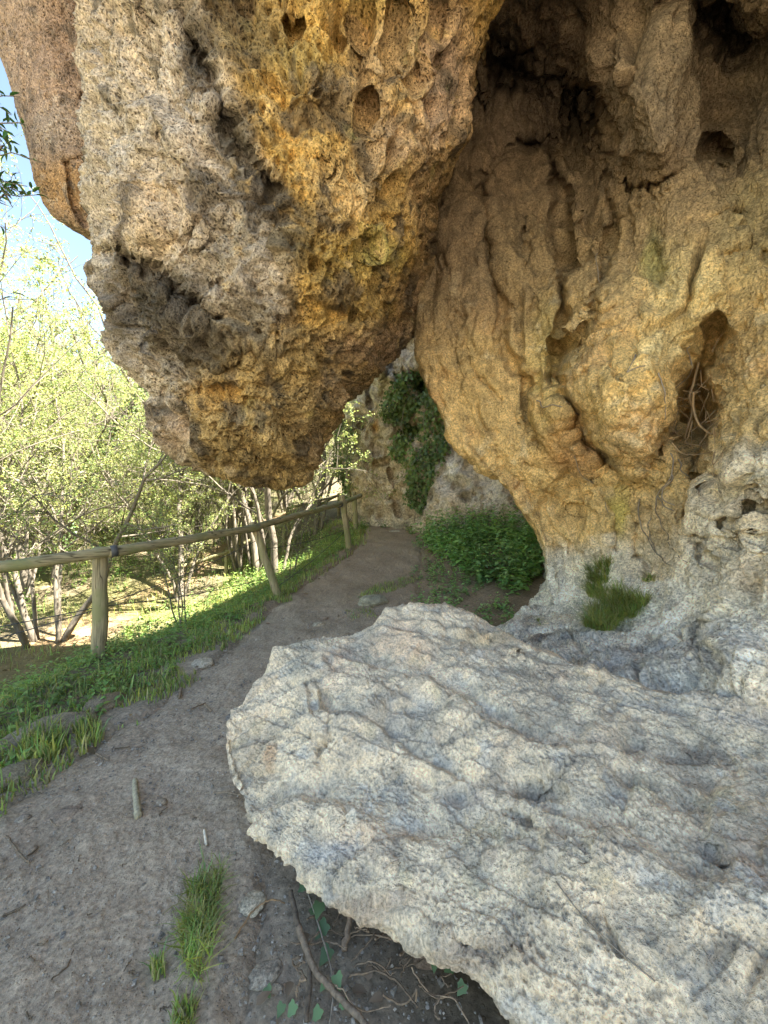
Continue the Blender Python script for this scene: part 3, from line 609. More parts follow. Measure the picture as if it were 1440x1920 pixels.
def col_boul(V, wx, wy):
    c = np.broadcast_to(np.array((.92, .785, .605)), (len(wx), 3)).copy()
    n = fbm(V * np.array((3.4, 3.4, 5)) + 2, 4, 371); c = mixc(c, (.66, .59, .49), sstep(.2, .5, n) * .5)
    n = fbm(V * 2.6 + 22, 4, 372); c = mixc(c, (.86, .65, .48), sstep(.10, .45, n) * .65)
    n = fbm(V * 8 + 12, 4, 373); c = mixc(c, (.72, .70, .66), sstep(.18, .5, n) * .6)
    n = fbm(V * 12 + 7, 3, 374); c = mixc(c, (.24, .22, .195), sstep(.40, .62, n) * .75)
    n = fbm(V * 5 + 33, 3, 375); c = mixc(c, (.58, .52, .33), sstep(.25, .5, n) * .4)
    n = ridged(V * 4.4 + 41, 4, 377); c = mixc(c, (.40, .37, .33), sstep(1.15, 1.55, n) * .5)
    n = fbm(V * 22 + 3, 3, 378); c = mixc(c, (.36, .33, .29), sstep(.36, .6, n) * .4)
    c = paint(c, wx, wy, [(470, 1440, 40, 90, (.62, .50, .36), .5), (490, 1430, 18, 24, (.66, .42, .26), .6), (560, 1240, 60, 40, (.50, .48, .40), .5), (700, 1700, 120, 30, (.56, .42, .31), .6), (900, 1800, 120, 40, (.5, .39, .30), .5), (1400, 1330, 160, 46, (.46, .45, .45), .6), (1220, 1310, 100, 34, (.48, .47, .46), .5), (900, 1200, 60, 18, (.58, .46, .30), .6), (1310, 1410, 60, 40, (.27, .25, .23), .7), (1360, 1760, 50, 30, (.22, .205, .19), .7), (1230, 1845, 30, 20, (.17, .16, .15), .75), (1010, 1480, 60, 34, (.30, .28, .26), .65), (1140, 1570, 26, 26, (.25, .235, .22), .6), (1090, 1440, 50, 18, (.36, .33, .29), .5), (1280, 1680, 30, 60, (.36, .34, .31), .5), (740, 1350, 70, 40, (.46, .45, .43), .35), (870, 1480, 60, 40, (.40, .41, .44), .5), (620, 1600, 70, 30, (.66, .66, .67), .6), (1350, 1600, 50, 70, (.36, .34, .32), .5)])
    return c
boulder, BV, BN, bpx, bpy_ = rock('boulder', rows, sculpt, surf_boul, col_boul, M_bould, 1.3, hid_r=(12, 13), hid_c=(6, 7, 8), inward=True,
    label='big pale rough boulder leaning out over the path in front', cat='boulder')

# ------------------------------------------------------------------ the cliff at the far end of the path
def cb(z): return [('w', 7.5, 8.5, z), ('w', 7.5, 15, z), ('w', 1.5, 17, z)]
rows = [
 rw(*[('w', 3, 12.5, 8.6)] * 11),
 rw(('w', -.6, 14, 7.6), ('w', -.7, 12.6, 7.6), ('w', -.3, 11.6, 7.6), ('w', .4, 11, 7.6), ('w', 1.2, 10.4, 7.6), ('w', 2, 9.8, 7.6), ('w', 3, 9, 7.6), ('w', 4.2, 8.3, 7.6), *cb(7.6)),
 rw((665, 640, 14.2), (662, 640, 12.5), (695, 640, 11.4), (740, 645, 10.8), (790, 650, 10.4), (850, 650, 10), (920, 650, 9.4), (1060, 650, 8.6), *cb(6)),
 rw((660, 720, 14.2), (655, 715, 12.5), (685, 715, 11.4), (730, 715, 10.9), (790, 725, 10.8), (850, 725, 10.2), (920, 725, 9.6), (1060, 725, 8.7), *cb(5)),
 rw((655, 780, 14.2), (645, 775, 12.5), (675, 780, 11.5), (715, 785, 11.3), (775, 790, 11.2), (850, 790, 10.3), (920, 790, 9.7), (1060, 790, 8.8), *cb(4)),
 rw((655, 850, 14.2), (646, 845, 12.6), (680, 850, 11.8), (720, 850, 11.6), (775, 850, 11.0), (840, 850, 10.2), (920, 850, 9.6), (1060, 850, 8.8), *cb(3)),
 rw((658, 920, 14.2), (652, 915, 12.7), (685, 920, 12.0), (725, 920, 11.7), (780, 920, 10.8), (840, 920, 10), (920, 920, 9.4), (1060, 920, 8.6), *cb(2)),
 rw((658, 985, 14.2), (655, 982, 12.7), (690, 985, 12.0), (735, 985, 11.6), (785, 975, 10.5), (835, 980, 9.6), (910, 985, 9.0), (1050, 990, 8.3), *cb(1)),
 rw((658, 1060, 14), (655, 1060, 12.5), (690, 1060, 11.8), (735, 1060, 11.4), (785, 1060, 10.2), (835, 1060, 9.4), (910, 1060, 8.8), (1050, 1060, 8.1), *cb(-.5)),
 rw(*[('w', 3, 12, -1)] * 11),
]
sculpt = [('dent', 790, 720, 24, 30, .9), ('dent', 700, 690, 30, 24, -.4), ('dent', 672, 792, 10, 10, .4), ('dent', 770, 810, 30, 20, .35), ('crack', [(690, 690), (694, 760)], 8, .4), ('crack', [(665, 830), (690, 880), (740, 860)], 8, .25), ('dent', 705, 860, 22, 18, -.35), ('crack', [(735, 880), (745, 960)], 8, .3), ('dent', 725, 700, 30, 40, -.2)]
def surf_cliff(V, px, py):
    Q = V + .3 * np.stack([perlin(V, 405), perlin(V + 9, 406), perlin(V + 17, 407)], 1)
    return .28 * fbm(V * np.array((.8, .8, .5)), 3, 401) + .2 * ridged(Q * np.array((1.5, 1.5, .8)), 3, 411) + .10 * fbm(Q * 5, 3, 421) - .11 * (1 - sstep(.12, .42, worley(Q * np.array((3, 3, 2)), 431)))
def col_cliff(V, wx, wy):
    c = paint((.54, .46, .35), wx, wy, [(700, 700, 60, 60, (.34, .31, .25), .7), (705, 800, 8, 22, (.55, .30, .10), .8), (690, 910, 40, 60, (.52, .42, .29), .8), (750, 900, 50, 60, (.48, .40, .30), .6), (840, 890, 30, 45, (.78, .74, .72), .95), (900, 910, 60, 60, (.70, .64, .55), .8), (780, 960, 40, 20, (.30, .25, .20), .6), (860, 930, 30, 30, (.56, .46, .38), .6)])
    c = mixc(c, (.15, .13, .09), sstep(.1, .5, fbm(V * 1.6, 4, 441)) * .7)
    return mixc(c, (.66, .6, .52), sstep(.2, .5, fbm(V * 2.4 + 5, 4, 443)) * .5)
cliff, FV, FN, fpx, fpy = rock('far_cliff', rows, sculpt, surf_cliff, col_cliff, M_cliff, 1.3, hid_r=(0, 1, 8), hid_c=(7, 8, 9, 10),
    label='rugged cream cliff with ivy at the far end of the path', cat='cliff')
# ------------------------------------------------------------------ the ground, the path
ip = np.interp
def smooth_step_noise(x, y, f, s):
    return perlin(np.stack([x * f, y * f, np.full_like(x, s * 1.7)], 1), s)
def xl(y): return ip(y, [-4, 1, 2, 2.5, 3.2, 4.2, 5.2, 6, 7.6, 8.5, 11.5, 13, 15], [-2.1, -2.1, -2.0, -1.9, -1.78, -1.75, -1.72, -1.58, -.87, -.62, -.55, -1.6, -3.4])
def xr(y): return ip(y, [-4, 1, 2, 3, 4, 6, 8.4, 11, 12.2, 13, 15], [-.3, -.35, -.5, 0, .3, .6, .85, .75, .1, -.7, -2.6])
def hp(y): return ip(y, [-5, 3, 5, 6.3, 8.3, 12, 16, 40, 200], [0, 0, .08, .25, .72, 1.08, 1.6, 6, 62])
def verge(y): return ip(y, [0, 3, 4.2, 5, 6, 8, 12], [1.5, 1.35, 1.25, .7, .12, .15, .2])
def zval(y): return ip(y, [-40, -5, 4, 8, 10, 11.5, 15, 25, 60, 200], [-2, -1.6, -1.45, -1.15, -.85, -.4, .4, 2.4, 14, 62])
def ground_z(x, y):
    x = np.asarray(x, float); y = np.asarray(y, float)
    dl = xl(y) - x; w = verge(y)
    base = hp(y)
    drop = .47 * np.maximum(dl - w, 0) + .07 * np.clip(dl, 0, w) * (dl > 0)
    zl = base - drop
    lo = zval(y) + .10 * np.maximum(-x - 9, 0) + .05 * np.sin(x * .7 + y * .3)
    k = .25; zl2 = np.where(dl > w, np.log(np.exp(np.clip(zl / k, -80, 80)) + np.exp(np.clip(lo / k, -80, 80))) * k - .02, zl)
    zl2 = np.where(dl > 0, np.where(y < 13, zl2, np.minimum(zl2, base)), zl2)
    dr = x - xr(y)
    rise = np.clip(dr, 0, 3) * .14 * sstep(3.2, 5.5, y)
    z = np.where(dl > 0, zl2, base + rise * (dr > 0))
    n = smooth_step_noise(x, y, .9, 5) * .06 + smooth_step_noise(x, y, 3.1, 6) * .025
    amt = .35 + .65 * sstep(0, .6, np.maximum(dl, 0)) + .3 * sstep(0, .6, np.maximum(dr, 0))
    return z + n * amt
def gz(x, y): return float(ground_z(np.array([x]), np.array([y]))[0])

def spaced(a, b, c, n, k=4.0):
    """n samples from a to b, densest round c"""
    t = np.linspace(-1, 1, n); s = np.sinh(k * t) / math.sinh(k)
    return np.where(s < 0, c + s * (c - a), c + s * (b - c))
def sheet(name, X, Y, Z, mat, tint=None):
    V = np.stack([X.ravel(), Y.ravel(), Z.ravel()], 1)
    return obj(name, mesh_from(name, V, grid_quads(X.shape[0], X.shape[1], False), None, True, tint), mat)
gx = spaced(-170, 170, -1.3, 620, 6.6); gy = spaced(-60, 240, 3.2, 700, 6.0)
X, Y = np.meshgrid(gx, gy); x, y = X.ravel(), Y.ravel()
Z = ground_z(x, y); V = np.stack([x, y, Z], 1)
onp = sstep(-.02, .12, np.minimum(x - xl(y), xr(y) - x)) * (y < 13.5) * (y > -3)
near = (np.hypot(x + 1, y - 3) < 14)
Zf = Z.copy(); q = V[near]
Zf[near] += .012 * fbm(q * 7, 3, 501) + .008 * fbm(q * 25, 2, 503)
Zf -= .05 * onp
# earth tints: red-brown bare strip below the fence, darker soil under the boulder, pale litter in the wood
c = np.broadcast_to(np.array((1., 1., 1.)), (len(x), 3)).copy()
lowpath = np.abs(x - ip(y, [4, 7, 10, 14, 17], [-6.2, -6.6, -6.7, -5.6, -4.6])) + .25 * smooth_step_noise(x, y, 1.1, 9)
c = mixc(c, (1.6, 1.35, 1.2), (1 - sstep(.35, 1.1, lowpath)) * (y > 3) * (y < 18))
belt = (1 - sstep(.1, .7, xl(y) - x + .5 * smooth_step_noise(x, y, 2.5, 13))) * (y > -4) * (y < 13); c = mixc(c, (2.1, 2.05, 2.45), belt); c = mixc(c, (1.75, 1.5, 1.55), belt * sstep(4.3, 6.3, y)); c = mixc(c, (3.3, 3.4, 4.4), (1 - sstep(-3.4, -2.2, y)) * (1 - sstep(12, 16, np.abs(x + 1))) * sstep(-22, -16, y))  # last tint: pale ground added behind the camera to bounce sunlight
c = mixc(c, (.95, .90, .98), sstep(-.25, .35, x + .3 * smooth_step_noise(x, y, 3.5, 14)) * (y < 2.8) * (y > .2))
c = mixc(c, (.78, .95, .55), sstep(.5, 3, xl(y) - x) * sstep(-.3, .2, smooth_step_noise(x, y, .8, 12)) * .75)
c = mixc(c, (1.55, 1.35, 1.4), sstep(-.1, .8, x - xr(y)) * (y > 2.6) * (y < 12) * .8)
ground = sheet('ground', X, Y, Zf.reshape(X.shape), M_ground, c); tag(ground, kind='structure')

pv = np.concatenate([np.linspace(-3, .6, 40), np.linspace(.61, 3.4, 330), np.linspace(3.42, 8, 260), np.linspace(8.05, 13.4, 120)])
pu = np.linspace(-1, 1, 300)
U, Y = np.meshgrid(pu, pv)
wobl = smooth_step_noise(Y[:, 0], Y[:, 0] * 0, 1.3, 21) * .16 + smooth_step_noise(Y[:, 0], Y[:, 0] * 0, 4.3, 22) * .06
wobr = smooth_step_noise(Y[:, 0], Y[:, 0] * 0, 1.3, 23) * .2 + smooth_step_noise(Y[:, 0], Y[:, 0] * 0, 4.3, 24) * .06
L = (xl(pv) + wobl)[:, None] - .06; R = (xr(pv) + wobr)[:, None] + .10
X = L + (R - L) * (U * .5 + .5); x, y = X.ravel(), Y.ravel()
Z = ground_z(x, y) + .004 - .06 * sstep(.72, 1.0, np.abs(U.ravel()) + .12 * smooth_step_noise(x, y, 3.3, 25) + .08 * smooth_step_noise(x, y, 9, 26))
q = np.stack([x, y, Z], 1)
peb = worley(q * np.array((26, 26, 26)), 511)
Z += .026 * fbm(q * 3.2, 3, 513) + .009 * fbm(q * 17, 3, 515) + .008 * (1 - sstep(.08, .32, peb)) * sstep(.0, .3, perlin(q * 5, 516)) + .0045 * fbm(q * 60, 2, 517)
c = np.broadcast_to(np.array((1., 1., 1.)), (len(x), 3)).copy()
mid = np.exp(-((U.ravel() - .05) / .5) ** 2)
c = mixc(c, (.78, .69, .60), sstep(4.5, 6.5, y) * .8)
c = mixc(c, (1.18, 1.17, 1.16), mid * (y < 4.5) * .7)
c = mixc(c, (.75, .73, .64), sstep(.2, .5, fbm(q * np.array((1.4, 1.0, 1)), 3, 519)) * .45)
path = sheet('path', X, Y, Z.reshape(X.shape), M_soil, c); tag(path, kind='structure')

# ------------------------------------------------------------------ leaf, blade and twig builders
def rng_dirs(r, n): 
    v = r.normal(size=(n, 3)); return v / np.linalg.norm(v, axis=1)[:, None]
def unit(v): return v / (np.linalg.norm(v, axis=1, keepdims=True) + 1e-9)
def leaves_arr(pos, d, up, L, W, detail=False):
    """pos base, d direction of the midrib, up the leaf's upper side; a folded leaf each"""
    n = len(pos); d = unit(d); s = unit(np.cross(d, up)); u = np.cross(s, d)
    L = np.broadcast_to(L, (n,))[:, None]; W = np.broadcast_to(W, (n,))[:, None]
    if not detail:
        V = np.stack([pos, pos + d * L * .45 + s * W * .5 + u * W * .15, pos + d * L - u * L * .12, pos + d * L * .45 - s * W * .5 + u * W * .15], 1)
        q = np.arange(n * 4).reshape(n, 4)
        return V.reshape(-1, 3), q[:, [0, 1, 2, 3]], np.zeros((0, 3), int), 4
    t = [(0, 0, 0), (.22, .42, .08), (.25, 0, 0), (.22, -.42, .08), (.58, .38, .06), (.62, 0, -.03), (.58, -.38, .06), (1, 0, -.16)]
    V = np.stack([pos + d * L * a + s * W * b_ + u * L * c_ for a, b_, c_ in t], 1); o = np.arange(n)[:, None] * 8
    Q = np.concatenate([o + np.array([[2, 1, 4, 5]]), o + np.array([[3, 2, 5, 6]])])
    T = np.concatenate([o + np.array([[0, 1, 2]]), o + np.array([[0, 2, 3]]), o + np.array([[5, 4, 7]]), o + np.array([[6, 5, 7]])])
    return V.reshape(-1, 3), Q, T, 8
def leaf_mesh(name, pos, d, up, L, W, detail=False, tint=None, r=None):
    V, Q, T, k = leaves_arr(pos, d, up, L, W, detail)
    if tint is None: tint = (r.uniform(.65, 1.35, (len(pos), 1)) * np.stack([r.uniform(.85, 1.25, len(pos)), np.ones(len(pos)), r.uniform(.7, 1.1, len(pos))], 1))
    return mesh_from(name, V, Q, T, True, np.repeat(tint, k, 0))
def blades_mesh(name, pos, h, r, w=.004, lean=.5, bias=(0, 0), az=None):
    n = len(pos); az = r.uniform(0, 2 * math.pi, n) if az is None else az; dr = np.stack([np.cos(az) + bias[0], np.sin(az) + bias[1], np.zeros(n)], 1)
    side = unit(np.stack([-np.sin(az), np.cos(az), np.zeros(n)], 1)); le = (r.uniform(.1, 1, n) * lean * h)[:, None]; h = np.asarray(h)[:, None]
    up = np.array((0, 0, 1.)); w = (w * r.uniform(.6, 1.4, n))[:, None]; V = []
    for t, ww in ((0, 1), (.4, .9), (.75, .6), (1, .05)):
        c_ = pos + up * h * (t - .25 * t * t * r.uniform(.2, 1.6, (n, 1)) * lean) + dr * le * t * t
        V += [c_ + side * w * ww, c_ - side * w * ww]
    V = np.stack(V, 1).reshape(-1, 3); o = np.arange(n)[:, None] * 8
    Q = np.concatenate([o + np.array([[2 * k, 2 * k + 1, 2 * k + 3, 2 * k + 2]]) for k in range(3)])
    tint = r.uniform(.5, 1.35, (n, 1)) * np.stack([r.uniform(.8, 1.5, n), np.ones(n), r.uniform(.6, 1.3, n)], 1)
    dry = r.uniform(0, 1, n) < .14; tint[dry] = np.array((1.9, 1.25, 1.9)) * r.uniform(.5, .95, (dry.sum(), 1))
    return mesh_from(name, V, Q, None, True, np.repeat(tint, 8, 0))
def on_ground(x, y, dz=0): return np.stack([x, y, ground_z(x, y) + dz], 1)
def px_ground(px, py):
    """the point of the ground seen at that place of the photograph"""
    d0 = 1.0
    for d in np.arange(.7, 30, .01):
        x = (px - 720) / F * d; z = EYE + (960 - py) / F * d
        if z <= gz(x, d): return np.array((x, d, gz(x, d)))
    return np.array(((px - 720) / F * d, d, z))
# ------------------------------------------------------------------ fences
def pole(mbx, a, b, r0, r1, k=14, n=14, seed=0, bevel=True):
    a, b = np.array(a, float), np.array(b, float); t = np.linspace(0, 1, n)
    rn = np.random.default_rng(seed)
    pts = a + (b - a) * t[:, None] + rn.normal(0, .0035, (n, 3)) * (r0 / .06)
    rad = r0 + (r1 - r0) * t + rn.normal(0, .0012, n)
    if bevel: 
        dirn = (b - a) / np.linalg.norm(b - a)
        pts = np.concatenate([pts[:1], pts[:1] + dirn * .012, pts[1:-1], pts[-1:] - dirn * .012, pts[-1:]]); rad = np.concatenate([[rad[0] * .8], rad[:1], rad[1:-1], rad[-1:], [rad[-1] * .8]])
    mbx.tube(pts, rad, k)
fence = empty('rail_fence', (-3.0, 4.06, gz(-3, 4.06)))
tag(fence, 'round-pole rail fence running along the edge of the path', 'fence')
fi = np.array(fence.location)
def fpart(name, mbx, mat): o = mbx.build(name, mat, fence); o.location = -fi; return o
posts = [(P(187, 1240, 4.06), P(188, 1027, 4.03), .070), (P(523, 1122, 5.95), P(474, 978, 5.85), .062), (P(655, 1030, 8.3), P(641, 928, 8.25), .066), (P(667, 992, 11.4), P(664, 922, 11.4), .075), (np.array((-4.75, 2.3, -.25)), np.array((-4.75, 2.3, .85)), .068)]
for i, (a, b, r) in enumerate(posts):
    m = MB(); a = a.copy(); a2 = a + (a - b) * .22; pole(m, a2, b, r, r * .96, seed=i); fpart('post', m, M_post)
rails = [(P(200, 1036, 3.93), P(487, 989, 5.76), .056), (np.array((-4.75, 2.22, .80)), P(214, 1032, 3.98), .058), (P(462, 993, 5.74), P(640, 944, 8.14), .055), (P(630, 949, 8.12), P(676, 929, 9.6), .055)]
for i, (a, b, r) in enumerate(rails):
    m = MB(); pole(m, a, b, r, r * .93, seed=20 + i, n=20); fpart('rail', m, M_rail)
def band(p, dirn, r):
    m = MB(); dirn = dirn / np.linalg.norm(dirn); m.tube([p - dirn * .03, p - dirn * .028, p + dirn * .028, p + dirn * .03], [r * .9, r, r, r * .9], 14); fpart('binding', m, M_wire)
band(P(466, 992, 5.74), P(487, 989, 5.76) - P(200, 1036, 3.93), .061); band(P(638, 946, 8.12), P(640, 944, 8.14) - P(462, 993, 5.74), .06); band(P(214, 1033, 3.98), P(200, 1036, 3.93) - np.array((-4.75, 2.22, .8)), .061)
wires = [((-4.75, 2.36, .45), P(190, 1137, 4.12)), ((-4.75, 2.36, .15), P(190, 1140, 4.12)), (P(192, 1137, 4.12), P(508, 1082, 6.0)), (P(192, 1135, 4.12), P(484, 1012, 6.0)), (P(495, 1030, 6.0), P(645, 994, 8.36)), (P(520, 1100, 6.0), P(646, 997, 8.36)), (P(645, 990, 8.36), P(664, 960, 11.4))]
for i, (a, b) in enumerate(wires):
    t = np.linspace(0, 1, 14)[:, None]; a, b = np.array(a), np.array(b)
    pts = a + (b - a) * t; pts[:, 2] -= (.05 * np.sin(t * math.pi))[:, 0]
    m = MB(); m.tube(pts, .0055, 5); fpart('wire', m, M_wire)

lower = empty('lower_fence', (-4.8, 11.5, gz(-4.8, 11.5)))
tag(lower, 'thin wooden fence lower down the slope beside the bare track', 'fence'); li = np.array(lower.location)
lp = []
for i, (px, pyb, pyt, d) in enumerate([(424, 1078, 1032, 11.5), (532, 1030, 978, 12.2), (540, 1012, 950, 13.5), (635, 968, 925, 14.0), (648, 960, 923, 14.6), (330, 1120, 1062, 11.0)]):
    a, b = P(px, pyb, d), P(px, pyt, d); m = MB(); pole(m, a - np.array((0, 0, .5)), b, .055, .05, k=8, n=6, seed=40 + i); o = m.build('post', M_post, lower); o.location = -li; lp.append(b)
for a, b in ((lp[5], lp[0]), (lp[0], lp[1]), (lp[1], lp[3]), (lp[2], lp[4])):
    m = MB(); pole(m, a - np.array((0, .05, .06)), b - np.array((0, .05, .06)), .05, .045, k=8, n=8, seed=50); o = m.build('rail', M_rail, lower); o.location = -li
# ------------------------------------------------------------------ trees of the wood
def branchy(r, stems, leaf_n, leaf_L, twig_leaf_len=.5, lv=3):
    """stems: list of (start, direction, length, radius) -> (wood builder, leaf positions, leaf directions)"""
    wood = MB(); lp, ld = [], []
    def go(p, d, L, rad, level):
        n = max(4, int(L / (.35 if level < 2 else .22)) ); n = min(n, 14)
        pts = [p.copy()]; dd = d / np.linalg.norm(d)
        for i in range(n):
            dd = dd + r.normal(0, .10 + .04 * level, 3) + np.array((0, 0, .035 if level < 2 else .015)); dd /= np.linalg.norm(dd)
            p = p + dd * L / n; pts.append(p.copy())
        pts = np.array(pts); t = np.linspace(0, 1, n + 1)
        rr = rad * (1 - .75 * t)
        wood.tube(pts, rr, (8, 6, 4, 3)[min(level, 3)], cap=level == 0)
        if level < lv:
            kids = (int(r.integers(6, 9)), int(r.integers(4, 7)), int(r.integers(3, 6)))[min(level, 2)]
            for _ in range(kids):
                f = r.uniform(.28 if level == 0 else .15, .98); i = min(int(f * n), n - 1)
                q = pts[i] + (pts[i + 1] - pts[i]) * (f * n - i)
                tang = unit((pts[i + 1] - pts[i])[None])[0]; side = rng_dirs(r, 1)[0]; side -= tang * side.dot(tang)
                nd = tang * r.uniform(.4, .9) + unit(side[None])[0] * r.uniform(.6, 1.1)
                go(q, nd, L * r.uniform(.32, .6) * (1.1 - .45 * f), max(rad * (1 - .75 * f) * .6, .004), level + 1)
        if level >= lv - 1:
            m = int(leaf_n * (1 if level == lv else .6)); tt = r.uniform(.1, 1, m) * n
            i = np.minimum(tt.astype(int), n - 1); q = pts[i] + (pts[i + 1] - pts[i]) * (tt - i)[:, None]
            lp.append(q + r.normal(0, .03, (m, 3))); ld.append(rng_dirs(r, m) + np.array((0, 0, -.1)))
    for s in stems: go(np.array(s[0], float), np.array(s[1], float), s[2], s[3], 0)
    return wood, np.concatenate(lp), np.concatenate(ld)
PROTO = []
def tree_proto(kind, seed):
    r = np.random.default_rng(seed); st = []
    if kind == 'coppice':
        for k in range(8):
            a = r.uniform(0, 2 * math.pi); st.append(((.22 * math.cos(a), .22 * math.sin(a), -.2), (.38 * math.cos(a) * r.uniform(.3, 1.1), .38 * math.sin(a) * r.uniform(.3, 1.1), 1), r.uniform(4.5, 7.5), r.uniform(.035, .075)))
        w, lp, ld = branchy(r, st, 14, .06)
    elif kind == 'slim':
        st = [((0, 0, -.3), (r.uniform(-.12, .12), r.uniform(-.12, .12), 1), r.uniform(8, 10), .10), ((.1, .1, -.2), (.25, -.15, 1), 6, .06), ((-.1, .05, -.2), (-.3, .1, 1), 5.5, .05)]
        w, lp, ld = branchy(r, st, 22, .06)
    elif kind == 'sapling':
        st = [((.08 * k - .1, .05 * (-1) ** k, -.1), (r.uniform(-.3, .3), r.uniform(-.3, .3), 1), r.uniform(1.8, 3.2), .018) for k in range(4)]
        w, lp, ld = branchy(r, st, 8, .06, lv=2)
    lu = rng_dirs(r, len(lp)) * .8 + np.array((0, 0, 1.0))
    L = r.uniform(.03, .06, len(lp))
    return w, leaf_mesh('crown', lp, ld, lu, L, L * .75, r=r)
for kind, sd in (('coppice', 3), ('coppice', 8), ('slim', 5), ('slim', 13), ('sapling', 7), ('sapling', 17)):
    w, cr = tree_proto(kind, sd)
    tr = w.build('trunk', M_bark); me = tr.data; bpy.data.objects.remove(tr)
    PROTO.append((me, cr))
def tree(k, loc, rot, sc, label, group=None, name='hazel_tree', tilt=0):
    e = empty(name, loc); e.rotation_euler = (tilt, 0, rot); e.scale = (sc, sc, sc)
    tag(e, label, 'tree', group)
    obj('trunk', PROTO[k][0], M_bark, e); obj('crown', PROTO[k][1], M_leaf, e)
    return e
def at_px(px, d):
    x = (px - 720) / F * d; return (x, d, gz(x, d) - .05)
tree(0, at_px(85, 8.0), .4, 1.0, 'many-stemmed hazel standing just below the fence at the edge of the photo')
tree(1, at_px(20, 9.6), 2.0, 1.05, 'multi-stemmed tree behind the hazel nearest the fence')
r = np.random.default_rng(77)
WOODS = 'young trees of the sunlit wood'
WL = 'thin young tree with pale spring leaves in the sunlit wood'
spots = []
for d0, d1, n, mind in ((10, 15, 13, 1.5), (15, 22, 18, 1.9), (22, 34, 26, 2.6), (34, 52, 26, 4), (52, 110, 46, 6)):
    k = 0; tries = 0
    while k < n and tries < 4000:
        tries += 1
        d = r.uniform(d0, d1); px = r.uniform(-330, 665); x = (px - 720) / F * d
        if d < 15 and (px > 560 or (170 < px < 330 and d < 14.5) ): continue
        if d < 17 and x > -2.2: continue
        if d > 15 and abs(px - 640) < 20 and d < 22: continue
        if any(math.hypot(x - a, d - b) < mind for a, b in spots): continue
        spots.append((x, d)); k += 1
for i, (x, d) in enumerate(spots):
    k = [0, 2, 1, 3][i % 4] if d < 24 else [2, 3, 0, 2][i % 4]
    tree(k, (x, d, gz(x, d) - .05), r.uniform(0, 6.28), r.uniform(.85, 1.25) * (1 if d < 20 else 1.25 if d < 50 else 1.6), WL, WOODS, 'young_tree')
for px, d, s_ in ((40, 12.5, 1.45), (150, 14.5, 1.4), (-60, 11.5, 1.3)):
    x = (px - 720) / F * d; tree(3, (x, d, gz(x, d) - .05), px, s_, WL, WOODS, 'young_tree')
for x, d, s_ in ((-2.7, 9.6, .95), (-3.6, 11.2, 1.0), (-2.3, 12.6, 1.0), (-4.6, 13.2, 1.1)):  # slim trees added to shade the bright slope
    tree(2, (x, d, gz(x, d) - .05), d * 3, s_, WL, WOODS, 'young_tree')
# saplings on the slope behind the fence
for i, (px, d, lab) in enumerate([(340, 7.0, 'leafy sapling on the slope between the first and second fence posts'), (545, 7.6, 'twiggy sapling just behind the second fence post'), (300, 11.8, 'sapling standing beside the bare track')]):
    tree(4 + i % 2, at_px(px, d), i * 2.1, .8 if i != 1 else .62, lab, None, 'sapling')
SH = 'low leafy shrubs under the trees'
for i in range(46):
    d = r.uniform(10.5, 24); px = r.choice([r.uniform(-150, 180), r.uniform(330, 620)]); x = (px - 720) / F * d
    if d < 13 and x > -3: continue
    tree(4 + i % 2, (x, d, gz(x, d) - .05), r.uniform(0, 6), r.uniform(.7, 1.1), 'low leafy shrub under the young trees of the wood', SH, 'shrub')

for i in range(26):
    d = r.uniform(11.5, 22); px = r.uniform(60, 420); x = (px - 720) / F * d
    tree(4 + i % 2, (x, d, gz(x, d) - .05), r.uniform(0, 6), r.uniform(.6, 1.2), 'low leafy shrub under the young trees of the wood', SH, 'shrub')
# the leaning trunk wrapped in ivy
lean = empty('leaning_tree', at_px(215, 11.0)); tag(lean, 'leaning tree trunk wrapped in ivy, slanting up to the right through the leaves', 'tree')
rr_ = np.random.default_rng(4)
b0 = np.array(lean.location); top = P(262, 735, 11.4) - b0; mid1 = P(180, 860, 11.1) - b0; end = P(330, 590, 11.8) - b0
base = P(120, 1000, 11.0) - b0
pts = catmull(np.array([[(base[0] - .3, 0, -.3)], [tuple(base)], [tuple(mid1)], [tuple(top)], [tuple(end)]], float), [6, 6, 6, 6])[:, 0]
m = MB(); m.tube(pts, np.linspace(.13, .03, len(pts)), 8)
for k in range(14):
    i = rr_.integers(8, len(pts) - 1); d_ = rng_dirs(rr_, 1)[0] + np.array((.4, 0, .6)); q = [pts[i]]
    for s_ in range(7): d_ = d_ + rr_.normal(0, .25, 3); q.append(q[-1] + unit(d_[None])[0] * .22)
    m.tube(q, np.linspace(.02, .004, 8), 4)
m.build('trunk', M_bark, lean)
ii = rr_.integers(4, 20, 1500); ang = rng_dirs(rr_, 1500)
q = pts[ii] + (pts[np.minimum(ii + 1, len(pts) - 1)] - pts[ii]) * rr_.uniform(0, 1, (1500, 1)) + ang * rr_.uniform(.08, .30, (1500, 1))
obj('ivy_foliage', leaf_mesh('ivy_foliage', q, ang + np.array((0, 0, -.5)), ang + np.array((0, -.3, .6)), .085, .08, r=rr_), M_ivy, lean)

